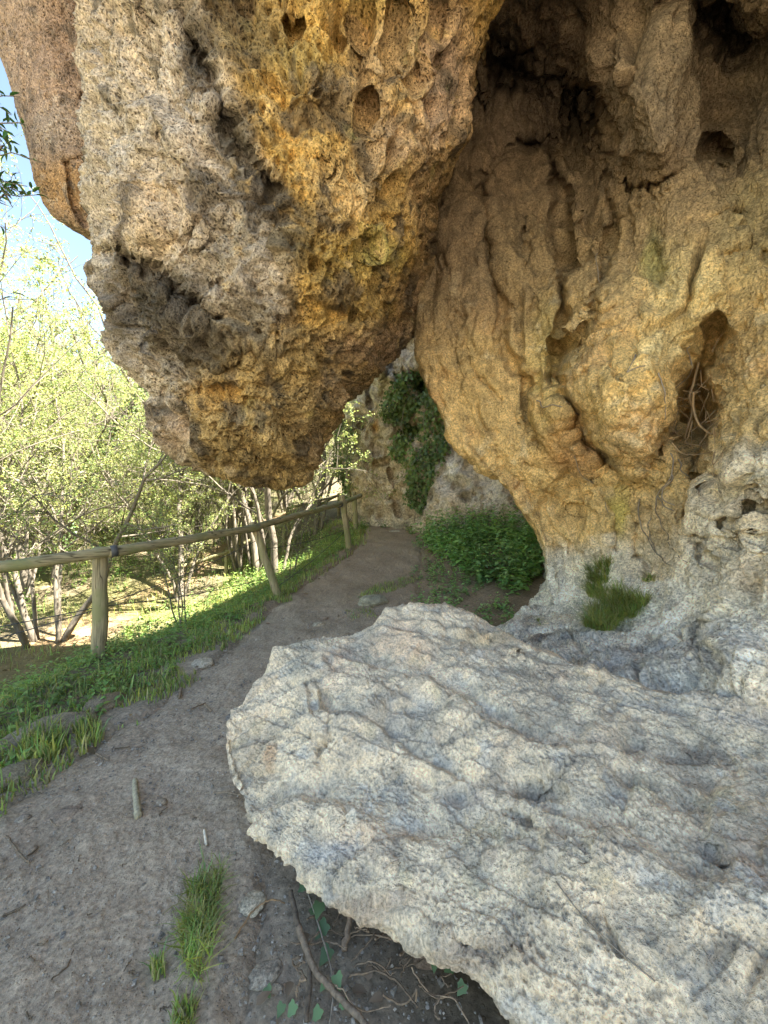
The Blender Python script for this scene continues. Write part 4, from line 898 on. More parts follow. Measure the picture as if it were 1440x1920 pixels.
# evergreen reaching in from the left, high up
ev = empty('evergreen_tree', (-6.2, 4.0, gz(-6.2, 4.0))); tag(ev, 'dark glossy-leaved evergreen reaching in beside the rock slab', 'tree'); e0 = np.array(ev.location)
m = MB(); re_ = np.random.default_rng(12); lp, ld = [], []
m.tube([(0, 0, -.3), (.1, .05, 2.5), (.0, .1, 5), (.2, 0, 7.5)], [.12, .1, .08, .03], 8)
def ev_branch(a, b, n_leaf, rad=.02, sag=.15):
    t = np.linspace(0, 1, 14); a, b = np.array(a), np.array(b); pts = a + (b - a) * t[:, None] + re_.normal(0, .03, (14, 3)); pts[:, 2] += sag * np.sin(t * math.pi)
    m.tube(pts, rad * (1 - .8 * t), 5)
    for _ in range(n_leaf):
        f = re_.uniform(.3, 1) * 12.9; i = int(f); q = pts[i] + (pts[i + 1] - pts[i]) * (f - i)
        dd = unit((pts[i + 1] - pts[i])[None])[0] * .6 + re_.normal(0, .6, 3); lp.append(q); ld.append(dd)
    return pts
for (px, py, d) in ((38, 190, 3.9), (55, 235, 3.7), (62, 300, 4.0), (78, 372, 4.0), (30, 250, 3.6), (45, 340, 3.8), (20, 430, 3.8)):
    tip = P(px, py, d) - e0; s_ = tip + np.array((-2.2, .1, re_.uniform(-.5, .4)))
    ps = ev_branch(s_, tip, 26, .018)
    for k in range(4):
        i = re_.integers(5, 12); ev_branch(ps[i], ps[i] + np.array((re_.uniform(0, .35), re_.uniform(-.2, .2), re_.uniform(-.3, .3))), 9, .007, .03)
for (px, py, d) in ((60, 562, 3.6), (40, 545, 3.5)):
    tip = P(px, py, d) - e0; ev_branch(tip + np.array((-1.6, .1, -.25)), tip, 9, .012, .05)
lp = np.array(lp); ld = np.array(ld)
m.build('trunk', M_bark, ev)
obj('foliage', leaf_mesh('foliage', lp, ld, rng_dirs(re_, len(lp)) * .5 + np.array((0, 0, 1)), re_.uniform(.07, .13, len(lp)), .035, True, r=re_), M_ever, ev)

# ------------------------------------------------------------------ ivy on the far cliff
def ivy_on(V, N, px, py, poly, n, r, size, name, label, mat=M_ivy, mask=None):
    k = inside(px, py, poly) & (N[:, 1] < .15) 
    if mask is not None: k &= mask
    idx = np.where(k)[0]
    if not len(idx): return
    i = r.choice(idx, n); nn = N[i]; off = r.uniform(.0, .22, (n, 1)) ** 1.3
    p = V[i] + nn * off + r.normal(0, .05, (n, 3))
    d = np.array((0, 0, -1.)) + r.normal(0, .5, (n, 3)); up = nn + np.array((0, -.2, .35)) + r.normal(0, .35, (n, 3))
    e = empty(name, tuple(V[idx].mean(0))); tag(e, label, 'ivy'); c0 = np.array(e.location)
    L = r.uniform(.6, 1.3, n) * size
    obj('foliage', leaf_mesh('foliage', p - c0, d, up, L, L * .95, r=r), mat, e)
    m = MB()
    for s_ in range(14):
        a = V[r.choice(idx)] - c0; q = [a]
        for j in range(7): q.append(q[-1] + np.array((r.normal(0, .06), r.normal(0, .02), -.16)))
        m.tube(q, .008, 4)
    m.build('stems', M_twig, e)
r = np.random.default_rng(9)
nz = perlin(FV * 1.3, 77)
ivy_on(FV, FN, fpx, fpy, [(745, 700), (800, 690), (830, 760), (840, 850), (822, 880), (800, 935), (785, 965), (768, 940), (760, 870), (735, 850), (745, 800), (715, 775), (722, 735)], 4300, r, .095, 'ivy', 'thick dark ivy curtain hanging down the far cliff beside the cave wall', mask=(nz + .5 * perlin(FV * 4, 78)) > -.3)
ivy_on(FV, FN, fpx, fpy, [(636, 770), (662, 800), (662, 930), (640, 935)], 1500, r, .09, 'ivy', 'narrow ivy column on the outer corner of the far cliff')

# ------------------------------------------------------------------ undergrowth
def plants(r, x, y, h0, h1, pairs, L0, spread=.5, lean=.15):
    """small upright herbs: opposite leaves up a stem -> leaf positions, directions, ups, lengths"""
    n = len(x); base = on_ground(x, y, -.01); h = r.uniform(h0, h1, n); ld_ = r.normal(0, lean, (n, 2)) ; P_, D_, U_, L_ = [], [], [], []
    for k in range(pairs):
        f = (k + 1) / pairs
        p = base + np.stack([ld_[:, 0] * h * f, ld_[:, 1] * h * f, h * f], 1); a = r.uniform(0, 6.28, n) + k * 1.57
        for s_ in (0, math.pi):
            aa = a + s_ + r.normal(0, .25, n); d = np.stack([np.cos(aa), np.sin(aa), r.uniform(-.5, .25, n) + .5 * (f > .9)], 1)
            P_.append(p + r.normal(0, .008, (n, 3))); D_.append(d); U_.append(np.tile((0, 0, 1.), (n, 1)) + r.normal(0, .25, (n, 3))); L_.append(L0 * (1.15 - .45 * f) * r.uniform(.7, 1.25, n))
    stems = (base, base + np.stack([ld_[:, 0] * h, ld_[:, 1] * h, h], 1))
    return np.concatenate(P_), np.concatenate(D_), np.concatenate(U_), np.concatenate(L_), stems
def stem_quads(mb_, st, r=.003, col=(1, 1, 1)):
    a, b = st
    for i in range(len(a)): mb_.tube([a[i], (a[i] + b[i]) / 2, b[i]], [r, r * .8, r * .5], 3, False, col)
r = np.random.default_rng(21)
# nettles at the foot of the wall
def scatter(n, x0, x1, y0, y1, ok):
    out = []
    x = r.uniform(x0, x1, n * 12); y = r.uniform(y0, y1, n * 12); k = ok(x, y); return x[k][:n], y[k][:n]
def nettle_ok(x, y):
    px = 720 + x / y * F; nn = smooth_step_noise(x, y, 1.1, 31)
    return (x > xr(y) + .12) & (px < 1060) & (nn > -.28) & ((px > 905) | (y > 6.6) | (nn > .0)) & (x < .62 * y - 1.3) & ((x - xr(y)) > .45 * (8.2 - y))
x, y = scatter(700, .5, 4, 5.0, 9.3, nettle_ok)
Pp, Dd, Uu, Ll, st = plants(r, x, y, .2, .70, 7, .11, lean=.35)
nm = leaf_mesh('nettle_thicket', Pp, Dd, Uu, Ll, Ll * .62, True, r=r); o = obj('nettle_thicket', nm, M_nettle); tag(o, 'thicket of dark green nettles growing against the foot of the cave wall', 'nettles', kind='stuff')
x2, y2 = scatter(330, .3, 3, 4.4, 9, lambda x, y: (x > xr(y) - .22 + .25 * smooth_step_noise(x, y, 3, 35)) & (x < xr(y) + 1.2) & (smooth_step_noise(x, y, 1.6, 34) > -.08) & (720 + x / y * F < 1030))
Pp, Dd, Uu, Ll, st2 = plants(r, x2, y2, .06, .2, 4, .06)
o = obj('low_herbs', leaf_mesh('low_herbs', Pp, Dd, Uu, Ll, Ll * .65, True, r=r), M_nettle); tag(o, 'low herbs creeping over the soil below the nettles', 'herbs', kind='stuff')
# the green bank left of the path, down the slope behind the fence
def bank_ok(x, y):
    dl = xl(y) - x; nn = smooth_step_noise(x, y, 1.4, 41)
    n2 = smooth_step_noise(x, y, 4.2, 44); return (dl > .05 + .25 * (n2 + .3)) & (nn + .5 * n2 > -.16 + .12 * np.clip(dl - 1.2, 0, 3)) & (dl < 4.5)
x, y = scatter(950, -5.2, -.6, 1.6, 5.2, bank_ok)
Pp, Dd, Uu, Ll, st = plants(r, x, y, .04, .26, 4, .05, lean=.3)
h1 = (Pp, Dd, Uu, Ll)
x, y = scatter(1700, -6.0, -.5, 4.8, 12.8, bank_ok)
Pp, Dd, Uu, Ll, st = plants(r, x, y, .06, .28, 4, .06, lean=.3)
h2 = (Pp, Dd, Uu, Ll)
x, y = scatter(1500, -16, -2, 6, 20, lambda x, y: (xl(y) - x > 2) & (np.abs(x - ip(y, [4, 7, 10, 14, 17], [-6.2, -6.6, -6.7, -5.6, -4.6])) > .8) & (smooth_step_noise(x, y, .7, 43) > -.12))
Pp, Dd, Uu, Ll, st = plants(r, x, y, .08, .4, 4, .10)
h3 = (Pp, Dd, Uu, Ll)
x, y = scatter(150, -.7, 1.5, 10.2, 12.2, lambda x, y: (smooth_step_noise(x, y, 1.5, 46) > -.1) & ((np.abs(x - .1) > .55) | (y > 11.4)))
Pp, Dd, Uu, Ll, st = plants(r, x, y, .08, .3, 4, .10)
A = [np.concatenate(z) for z in zip(h1, h2, h3, (Pp, Dd, Uu, Ll))]
o = obj('bank_herbs', leaf_mesh('bank_herbs', A[0], A[1], A[2], A[3], A[3] * .6, True, r=r), M_herb); tag(o, 'leafy herbs covering the bank behind the fence', 'herbs', kind='stuff')
def grass_ok(x, y):
    dl = xl(y) - x; nn = smooth_step_noise(x, y, 2.2, 51)
    n2 = smooth_step_noise(x, y, 6.5, 54); return (dl > -.10 + .35 * n2) & (nn + .6 * n2 > -.06 - .12 * np.exp(-(dl / .3) ** 2)) & (dl < 4)
x, y = scatter(16000, -4.6, -.4, 1.5, 6.2, grass_ok); gp1 = on_ground(x, y, -.005); gh1 = r.uniform(.025, .10, len(x)) * (1 + (r.uniform(0, 1, len(x)) < .07))
x, y = scatter(16000, -5.5, -.3, 5.5, 13, grass_ok); gp2 = on_ground(x, y, -.005); gh2 = r.uniform(.04, .15, len(x))
x, y = scatter(8000, -14, -3, 5, 20, lambda x, y: (xl(y) - x > 2) & (smooth_step_noise(x, y, .9, 53) > -.05)); gp3 = on_ground(x, y, -.005); gh3 = r.uniform(.08, .3, len(x))
gm = blades_mesh('grass', np.concatenate([gp1, gp2, gp3]), np.concatenate([gh1, gh2, gh3]), r, .005, .7); o = obj('grass', gm, M_grass); tag(o, 'short grass of the path verge and slope', 'grass', kind='stuff')

# leaf litter of the wood floor and the bank
x, y = scatter(7000, -14, -.4, 1.5, 18, lambda x, y: (xl(y) - x > -.15 - .2 * (smooth_step_noise(x, y, 2, 56) > .2)) & (smooth_step_noise(x, y, 1.2, 55) > -.35))
d_ = rng_dirs(r, len(x)); d_[:, 2] *= .25; L_ = r.uniform(.03, .09, len(x)) * (1 + .06 * np.maximum(y - 5, 0))
o = obj('leaf_litter', leaf_mesh('leaf_litter', on_ground(x, y, .012), d_, np.tile((0, 0, 1.), (len(x), 1)) + r.normal(0, .4, (len(x), 3)), L_, L_ * r.uniform(.1, .6, len(x)), False, r=r), M_dead); tag(o, 'dry leaf litter on the slope and the floor of the wood', 'leaf litter', kind='stuff')
# grass tufts that stand alone
def tuft(pos, h, label, w=.0032, lean=.7, seed=1, az=None):
    r = np.random.default_rng(seed); c0 = pos.mean(0); e_ = obj('grass_tuft', blades_mesh('grass_tuft', pos - c0, h * r.uniform(.25, 1.15, len(pos)), r, w, lean, az=az), M_grass); e_.location = c0; tag(e_, label, 'grass tuft')
def ground_patch(pxpoly, n, r):
    pts = np.array([px_ground(*q)[:2] for q in pxpoly]); lo, hi = pts.min(0), pts.max(0)
    q = r.uniform(lo, hi, (n * 8, 2)); k = inside(q[:, 0], q[:, 1], [tuple(a) for a in pts]); k &= (smooth_step_noise(q[:, 0], q[:, 1], 9, 61) > r.uniform(-.6, .1, len(q)))
    q = q[k][:n]; return on_ground(q[:, 0], q[:, 1], -.004)
tuft(ground_patch([(385, 1635), (418, 1632), (405, 1720), (398, 1800), (372, 1850), (345, 1830), (338, 1750), (352, 1680)], 900, r), .09, 'long narrow tuft of bright green grass in the soil beside the boulder', .0022, 1.3)
tuft(ground_patch([(280, 1815), (305, 1800), (312, 1835), (288, 1845)], 130, r), .05, 'tiny grass tuft beside the long green tuft in the path', .0024)
tuft(ground_patch([(330, 1890), (372, 1880), (350, 1990), (310, 1980)], 260, r), .06, 'sparse grass at the bottom edge of the photo', .0024)
tuft(ground_patch([(665, 1125), (700, 1100), (750, 1085), (790, 1085), (740, 1108), (690, 1122)], 700, r), .08, 'strip of short bright grass behind the mossy stone in the path', .004)
tuft(ground_patch([(645, 1145), (700, 1140), (705, 1160), (655, 1165)], 260, r), .05, 'grass sprigs in front of the mossy stone', .004)
tuft(ground_patch([(30, 1395), (100, 1380), (130, 1400), (90, 1430), (40, 1450)], 420, r), .17, 'long-bladed grass tuft over the kerb stone', .005)
tuft(ground_patch([(135, 1370), (180, 1355), (195, 1390), (150, 1420)], 260, r), .13, 'grass tuft at the path end of the kerb stone', .0045)
# on the ledge of the cave wall
def ledge_tuft(poly, n, h, label, seed):
    r = np.random.default_rng(seed); k = inside(cpx, cpy, poly) & (CN[:, 2] > .2) & (CN[:, 1] < .6) & (CV[:, 1] < 5)
    idx = np.where(k)[0]
    if len(idx) < 5: k = inside(cpx, cpy, poly) & (CN[:, 1] < .4); idx = np.where(k)[0]
    nc = max(3, n // 60); cen = CV[r.choice(idx, nc)]; wgt = r.uniform(.4, 1.6, nc); j = r.choice(nc, n, p=wgt / wgt.sum()); az = r.uniform(0, 6.28, n); rr = r.uniform(0, 1, n) ** .7 * .035
    pos = cen[j] + np.stack([np.cos(az) * rr, np.sin(az) * rr, np.full(n, -.008)], 1); tuft(pos, h, label, .0021, 1.5, seed, az + r.normal(0, .5, n))
ledge_tuft([(1098, 1185), (1120, 1120), (1160, 1120), (1215, 1135), (1190, 1150), (1150, 1165), (1140, 1185)], 3600, .22, 'largest bushy grass tuft on the white ledge of the cave wall', 71)
ledge_tuft([(1085, 1110), (1100, 1065), (1150, 1055), (1140, 1085), (1110, 1120)], 2200, .18, 'grass tuft in the crevice above the largest ledge tuft', 72)
ledge_tuft([(1185, 1085), (1240, 1075), (1235, 1095), (1190, 1098)], 160, .07, 'thin grass tuft under the root streaks of the cave wall', 73)
ledge_tuft([(998, 1165), (1012, 1150), (1025, 1160), (1012, 1172)], 130, .06, 'tiny round grass tuft alone at the end of the white ledge', 74)

# ------------------------------------------------------------------ stones, sticks, twigs
def stone(px, py, w, h, dep, label, seed, col=(.40, .36, .31), sink=.35, rot=0., cat='stone', name='stone', grp=None, pos=None, detail=4):
    import bmesh
    c0 = px_ground(px, py) if pos is None else pos
    bm = bmesh.new(); bmesh.ops.create_icosphere(bm, subdivisions=detail, radius=1); me = bpy.data.meshes.new(name); bm.to_mesh(me); bm.free()
    n = len(me.vertices); V = np.zeros(n * 3, np.float32); me.vertices.foreach_get('co', V); V = V.reshape(-1, 3).astype(float)
    o_ = seed * 3.7
    V *= (1 + .34 * fbm(V * 1.1 + o_, 3, 601) + .11 * ridged(V * 3 + o_, 3, 603) + .05 * fbm(V * 8 + o_, 2, 604) - .16 * (1 - sstep(.1, .4, worley(V * 4 + o_, 605))))[:, None]
    V = np.sign(V) * np.abs(V) ** .9
    V *= np.array((w, dep, h)) / 2; ca, sa = math.cos(rot), math.sin(rot); V[:, :2] = V[:, :2] @ np.array(((ca, sa), (-sa, ca)))
    V[:, 2] += h * (.5 - sink)
    me.vertices.foreach_set('co', V.astype(np.float32).ravel()); me.polygons.foreach_set('use_smooth', np.ones(len(me.polygons), bool))
    at = me.attributes.new('tint', 'FLOAT_COLOR', 'POINT'); c4 = np.ones((n, 4), np.float32); c4[:, :3] = np.array((1.08, 1, .88)) * mixc(np.broadcast_to(np.array(col, float), (n, 3)).copy(), np.array(col) * .6, sstep(.0, .5, fbm(V * 9 / max(w, .1) + o_, 3, 607))); at.data.foreach_set('color', c4.ravel())
    me.update(); o = obj(name, me, M_stone); o.location = c0; tag(o, label, cat, grp); return o
stone(125, 1527, .15, .05, .12, 'flat grey stone half sunk in the left of the path', 1, (.30, .25, .21), .66, .5)
stone(44, 1540, .05, .035, .05, 'small rounded stone at the left edge of the path', 2, (.30, .27, .24))
stone(473, 1697, .085, .03, .085, 'round pale flat stone beside the grass and under the boulder', 3, (.50, .46, .38), .4)
stone(700, 1130, .38, .17, .30, 'mossy grey stone sticking out of the path behind the boulder', 4, (.36, .35, .28), .4, .3)
stone(597, 1172, .14, .05, .10, 'small pale stone in the path left of the mossy stone', 5, (.45, .41, .34), .4, .6)
stone(608, 1160, .10, .04, .08, 'thin reddish stone just behind the small pale stone', 6, (.36, .29, .24), .4, .2)
stone(380, 1243, .17, .07, .20, 'pale lumpy stone set flush in the path edge near the first fence post', 7, (.50, .46, .40), .62, .4)
stone(95, 1375, (.5), .22, .26, 'long rough kerb stone edging the left of the path under the grass', 8, (.27, .24, .19), (.60), .75)
stone(195, 1322, .30, .16, .24, 'earthy kerb stone further along from the long one', 9, (.25, .21, .16), .62, .7)
stone(10, 1465, .34, .16, .2, 'kerb stone at the very edge of the photo below the herbs', 10, (.22, .2, .15), .62, .9)
stone(437, 1350, .09, .06, .06, 'small dark knobbly stone touching the tip of the boulder', 11, (.22, .21, .21), .4)
stone(500, 1830, .10, .03, .07, 'crumbling pale stone near the bottom edge below the round flat stone', 12, (.33, .30, .26), .6, .4)
stone(365, 1540, .03, .02, .03, 'little brown stone above the white stick', 13, (.25, .21, .17))
stone(45, 1868, .07, .012, .05, 'pale chalky smear of stone in the soil at the bottom left', 14, (.36, .33, .30), .5)
stone(740, 985 + 12, .30, .08, .2, 'flat stone lying in the path near its far bend', 15, (.42, .38, .33), .5)
stone(822, 1800, .16, .09, .05, 'torn brown slab fragment leaning under the boulder', 16, (.30, .23, .18), .3, .2, 'stone', 'stone')
# half-buried small stones, copies of four shapes
SG = 'small stones half buried in the path'; r = np.random.default_rng(35); protos_ = []
for i in range(70):
    y = .9 + 5.5 * r.uniform() ** 1.5; x = r.uniform(max(xl(y) + .05, -1.15 * y), min(xr(y), .5 * y) + .3 * (y < 2.5))
    if i < 4: o = stone(0, 0, .05, .03, .04, 'small grey-brown stone half buried in the path', 40 + i, (.33, .28, .23), .5, 0, 'stone', 'small_stone', SG, np.array((x, y, gz(x, y))), 3); protos_.append(o)
    else:
        o = protos_[i % 4].copy(); COL.objects.link(o); o.location = (x, y, gz(x, y)); k = r.uniform(.25, 1.1); o.scale = (k, k * r.uniform(.6, 1.1), k * .8); o.rotation_euler = (0, 0, r.uniform(0, 6.28))
# gravel
r = np.random.default_rng(31)
n = 10000
x = r.uniform(-2.3, 1.0, n); y = .75 + 4.6 * r.uniform(0, 1, n) ** 1.6; k = (x > xl(y) - .05) & (x < np.maximum(xr(y), -.3) + .6)
x, y = x[k], y[k]; n = len(x); s_ = .0018 + .0055 * r.uniform(0, 1, n) ** 6 + .0015 * (y > 2); s_ *= np.where(x > -.55, 1.35, 1)
cube = np.array([(-1, -1, -1), (1, -1, -1), (1, 1, -1), (-1, 1, -1), (-.7, -.7, .8), (.8, -.6, .7), (.6, .7, .9), (-.7, .6, .7)], float)
V = cube[None] * s_[:, None, None] * r.uniform(.5, 1.2, (n, 1, 3)) * np.array((1.2, 1.2, .8)) + r.normal(0, .22, (n, 8, 3)) * s_[:, None, None]
a = r.uniform(0, 6.28, n); ca, sa = np.cos(a), np.sin(a); V = np.stack([V[:, :, 0] * ca[:, None] - V[:, :, 1] * sa[:, None], V[:, :, 0] * sa[:, None] + V[:, :, 1] * ca[:, None], V[:, :, 2]], 2)
V += on_ground(x, y, .006)[:, None, :]
fq = np.array([(0, 3, 2, 1), (4, 5, 6, 7), (0, 1, 5, 4), (1, 2, 6, 5), (2, 3, 7, 6), (3, 0, 4, 7)])
Q = (np.arange(n)[:, None, None] * 8 + fq[None]).reshape(-1, 4)
tc_ = np.where(r.uniform(0, 1, (n, 1)) < .09, r.uniform(.35, .55, (n, 1)), r.uniform(.2, .38, (n, 1))) * np.array((1, .88, .74))
o = obj('gravel', mesh_from('gravel', V.reshape(-1, 3), Q, None, False, np.repeat(tc_, 8, 0)), M_stone); tag(o, 'fine pale gravel scattered over the path', 'gravel', kind='stuff')

def stick(pxs, rad, label, mat=M_twig, col=(1, 1, 1), lift=None, name='stick', cat='stick', wob=.004, k=8, grp=None, seed=0):
    rr = np.random.default_rng(seed + len(pxs)); pts = np.array([px_ground(*q) for q in pxs]); 
    pts = catmull(pts[:, None, :], [8] * (len(pts) - 1))[:, 0]; pts[:, 2] = [gz(a, b_) for a, b_ in pts[:, :2]]
    pts[:, 2] += rad * .8 + .008 + (0 if lift is None else np.interp(np.linspace(0, 1, len(pts)), np.linspace(0, 1, len(lift)), lift))
    pts += rr.normal(0, wob * .4, pts.shape); t = np.linspace(1, .7, len(pts)); c0 = pts[0].copy()
    m = MB(); m.tube(pts - c0, rad * t * rr.uniform(.92, 1.08, len(pts)), k, True, col); o = m.build(name, mat, None, loc=tuple(c0)); tag(o, label, cat, grp); return o
stick([(259, 1538), (255, 1505), (253, 1472)], .0165, 'thick straight grey stick lying alone in the middle of the path', col=(1.5, 1.55, 1.35), wob=.002, k=12)
stick([(383, 1562), (387, 1590)], .007, 'short white stick lying below the boulder', col=(2.6, 2.7, 2.7), wob=.001)
stick([(340, 1296), (336, 1315)], .012, 'bent brown twig near the kerb, upper of the path twigs', col=(.9, .75, .6), name='twig', cat='twig')
stick([(385, 1322), (372, 1328), (358, 1334)], .006, 'thin twig in the middle of a group of path twigs', col=(.7, .55, .45), name='twig', cat='twig')
stick([(384, 1325), (396, 1338)], .008, 'short pale twig right of the other path twigs', col=(1.1, .95, .8), name='twig', cat='twig')
stick([(10, 1570), (30, 1600), (55, 1625)], .004, 'long thin twig at the left edge of the photo', col=(.8, .7, .6), name='twig', cat='twig')
stick([(5, 1730), (48, 1708)], .005, 'dark straight twig lying low at the left edge of the photo', col=(.55, .5, .45), name='twig', cat='twig')
stick([(96, 1846), (128, 1820), (137, 1790)], .003, 'curved thin twig near the bottom left corner', col=(.6, .5, .4), name='twig', cat='twig')
stick([(180, 1418), (205, 1430)], .005, 'fine twig lying across the path beside the kerb', col=(.9, .8, .7), name='twig', cat='twig')
stick([(215, 1408), (243, 1404)], .004, 'tiny dark twig in the upper path', col=(.5, .42, .36), name='twig', cat='twig')
stick([(400, 1492), (425, 1490), (452, 1497)], .004, 'pale curved twig touching the boulder', col=(1.1, 1, .9), name='twig', cat='twig')
# roots and branches in the dark hollow under the boulder
stick([(560, 1785), (590, 1850), (640, 1900), (700, 1960)], .011, 'thick grey branch in the litter at the bottom edge', col=(.8, .72, .66), lift=[.06, .04, .02, .01], name='branch', cat='branch', k=10)
stick([(545, 1700), (560, 1765), (580, 1830), (575, 1930)], .010, 'dark root running down beside the thick grey branch', col=(.5, .45, .42), lift=[.03, .03, .02, .0], name='branch', cat='branch', k=10)
stick([(440, 1770), (475, 1725), (510, 1708), (535, 1710)], .0035, 'thin arching root above the round flat stone', M_root, (.8, .75, .75), name='root', cat='root', lift=[0, .02, .03, .01])
stick([(645, 1790), (655, 1750), (652, 1735)], .011, 'broken pale stick stub standing under the boulder edge', col=(1.2, 1, .85), lift=[0, .03, .07], name='stick')
RG = 'thin roots and twigs tangled under the boulder'
r = np.random.default_rng(55)
for i in range(34):
    a = np.array((r.uniform(560, 900), r.uniform(1740, 1900))); b_ = a + r.normal(0, 1, 2) * np.array((60, 45)); mid_ = (a + b_) / 2 + r.normal(0, 14, 2)
    stick([tuple(a), tuple(mid_), tuple(b_)], r.uniform(.0015, .0042), 'thin bare root or twig in the tangle under the boulder', M_twig, tuple(np.array((1, .85, .72)) * r.uniform(.5, 1.3)), lift=list(r.uniform(0, .06, 4)), name='root', cat='root', k=5, grp=RG, seed=i)
TG = 'small twigs littering the path'
for i in range(40):
    a = np.array((r.uniform(0, 520), r.uniform(1380, 1915)))
    if a[0] > 330 + (1920 - a[1]) * .6: continue
    an = r.uniform(0, 3.14); l_ = r.uniform(8, 26); b_ = a + l_ * np.array((math.cos(an), math.sin(an)))
    stick([tuple(a), tuple((a + b_) / 2 + r.normal(0, 2, 2)), tuple(b_)], r.uniform(.0012, .0028), 'tiny brown twig among the crumbs of soil on the path', M_twig, tuple(np.array((1, .88, .75)) * r.uniform(.45, 1.1)), name='twig', cat='twig', k=5, grp=TG, seed=i)

# ivy sprigs under the boulder: lobed leaves
LOBE = [(0, 0), (-.10, .20), (-.06, .42), (.18, .40), (.36, .47), (.52, .30), (.78, .16), (1.0, 0)]
def lobed_leaf(mb_, p, d, up, L, col=(1, 1, 1)):
    d = d / np.linalg.norm(d); s_ = np.cross(d, up); s_ /= np.linalg.norm(s_); u = np.cross(s_, d)
    right = [p + L * (a * d + b_ * s_ + u * (.10 * b_ - .12 * a * a)) for a, b_ in LOBE]; left = [p + L * (a * d - b_ * s_ + u * (.10 * b_ - .12 * a * a)) for a, b_ in LOBE[1:-1]]
    cen = p + L * .35 * d - u * L * .03; V = [cen] + right + left[::-1]; n = len(V) - 1
    mb_.add(V, None, [(0, 1 + k, 1 + (k + 1) % n) for k in range(n)], col)
iv = empty('ivy', px_ground(610, 1780)); tag(iv, 'trailing ivy with lobed blue-green leaves under the boulder edge', 'ivy'); i0 = np.array(iv.location)
st_ = MB(); tr_ = [px_ground(*q) + np.array((0, 0, h_)) - i0 for q, h_ in (((555, 1640), .10), ((575, 1700), .06), ((600, 1770), .05), ((625, 1860), .03), ((615, 1960), .02))]
st_.tube(catmull(np.array(tr_)[:, None], [6] * 4)[:, 0], .003, 5); st_.build('stems', M_twig, iv)
r = np.random.default_rng(66)
for (px, py, L, hh) in ((556, 1665, .035, .10), (572, 1695, .045, .09), (600, 1735, .05, .08), (575, 1690, .04, .06), (612, 1762, .055, .05), (618, 1795, .05, .03), (630, 1860, .04, .05), (612, 1850, .03, .02), (585, 1720, .035, .03), (500, 1868, .03, .02), (553, 1895, .035, .02), (530, 1900, .03, .02), (790, 1800, .035, .06), (815, 1830, .04, .06), (850, 1850, .035, .06), (870, 1880, .035, .05), (845, 1815, .03, .08), (880, 1845, .035, .07), (600, 1905, .035, .02), (640, 1900, .03, .03)):
    lm = MB(); p = px_ground(px, py) + np.array((0, 0, hh)) - i0; an = r.uniform(3.6, 5.8); lobed_leaf(lm, p, np.array((math.cos(an), math.sin(an) * .8, r.uniform(-.6, -.1))), np.array((r.normal(0, .3), -.5, 1)), L, tuple(np.array((.95, .95, 1.2)) * r.uniform(.8, 1.3)))
    lm.build('leaf', M_ivy, iv)
DG = 'dry dead leaves lying under the boulder'
for i, (px, py) in enumerate([(578, 1760), (690, 1850), (720, 1880), (660, 1870), (545, 1855), (480, 1900)]):
    lm = MB(); c0 = px_ground(px, py); an = r.uniform(0, 6.28); lobed = leaves_arr(np.array([[0, 0, .015]]), np.array([[math.cos(an), math.sin(an), .25]]), np.array([[0, 0, 1.]]), .05, .032, True)
    me = mesh_from('dead_leaf', lobed[0], lobed[1], lobed[2], True, np.full((8, 3), r.uniform(.5, 1.0))); o = obj('dead_leaf', me, M_dead); o.location = c0; tag(o, 'dry brown leaf lying in the litter under the boulder', 'leaf', DG)

# ------------------------------------------------------------------ roots and vines on the cave wall
def wall_pt(px, py, out=.012):
    k = np.argmin((cpx - px) ** 2 + (cpy - py) ** 2 + 1e6 * (CN[:, 1] > .5) + 1e6 * (CV[:, 1] > 5.5)); return CV[k] + CN[k] * out
def vine(mb_, pl, r0, r1, out=.012, k=5):
    pl = np.array(pl, float); q = catmull(pl[:, None, :], [10] * (len(pl) - 1))[:, 0]
    pts = np.array([wall_pt(a, b_, out) for a, b_ in q]); 
    for _ in range(2): pts[1:-1] = (pts[:-2] + 2 * pts[1:-1] + pts[2:]) / 4
    mb_.tube(pts, np.linspace(r0, r1, len(pts)), k)
vn = empty('vines', tuple(wall_pt(1245, 880)))
tag(vn, 'thin dry vines creeping over the cave wall below the root hollow', 'vines'); v0 = np.array(vn.location)
for pl in ([(1020, 750), (1050, 770), (1075, 800), (1085, 850), (1105, 900), (1140, 960)], [(1250, 840), (1243, 900), (1238, 960), (1255, 1010), (1290, 1055)], [(1213, 930), (1212, 980), (1225, 1030), (1250, 1055), (1275, 1065)], [(1245, 880), (1260, 930), (1290, 980), (1300, 1020)], [(1243, 930), (1270, 960), (1310, 985)], [(1190, 650), (1195, 675), (1215, 680)], [(1300, 650), (1290, 700), (1260, 740)], [(1230, 700), (1228, 740), (1235, 780)], [(1115, 420), (1118, 480), (1120, 540)], [(1255, 860), (1280, 900), (1295, 940)], [(1225, 960), (1222, 1000), (1230, 1040)]):
    m = MB(); vine(m, pl, .0065, .003); o = m.build('vine_strand', M_twig, vn); o.location = -v0
rt = empty('root_tangle', tuple(wall_pt(1300, 770)))
tag(rt, 'knot of bare brown roots hanging in the hollow of the cave wall', 'roots'); t0 = np.array(rt.location); r = np.random.default_rng(88)
def free(mb_, pl, r0, r1, d0, amp=.03):
    pl = np.array([P(a, b_, d0 + r.normal(0, amp)) for a, b_ in pl]); q = catmull(pl[:, None, :], [8] * (len(pl) - 1))[:, 0]; mb_.tube(q, np.linspace(r0, r1, len(q)), 6)
wd = lambda a, b_: float(wall_pt(a, b_)[1])
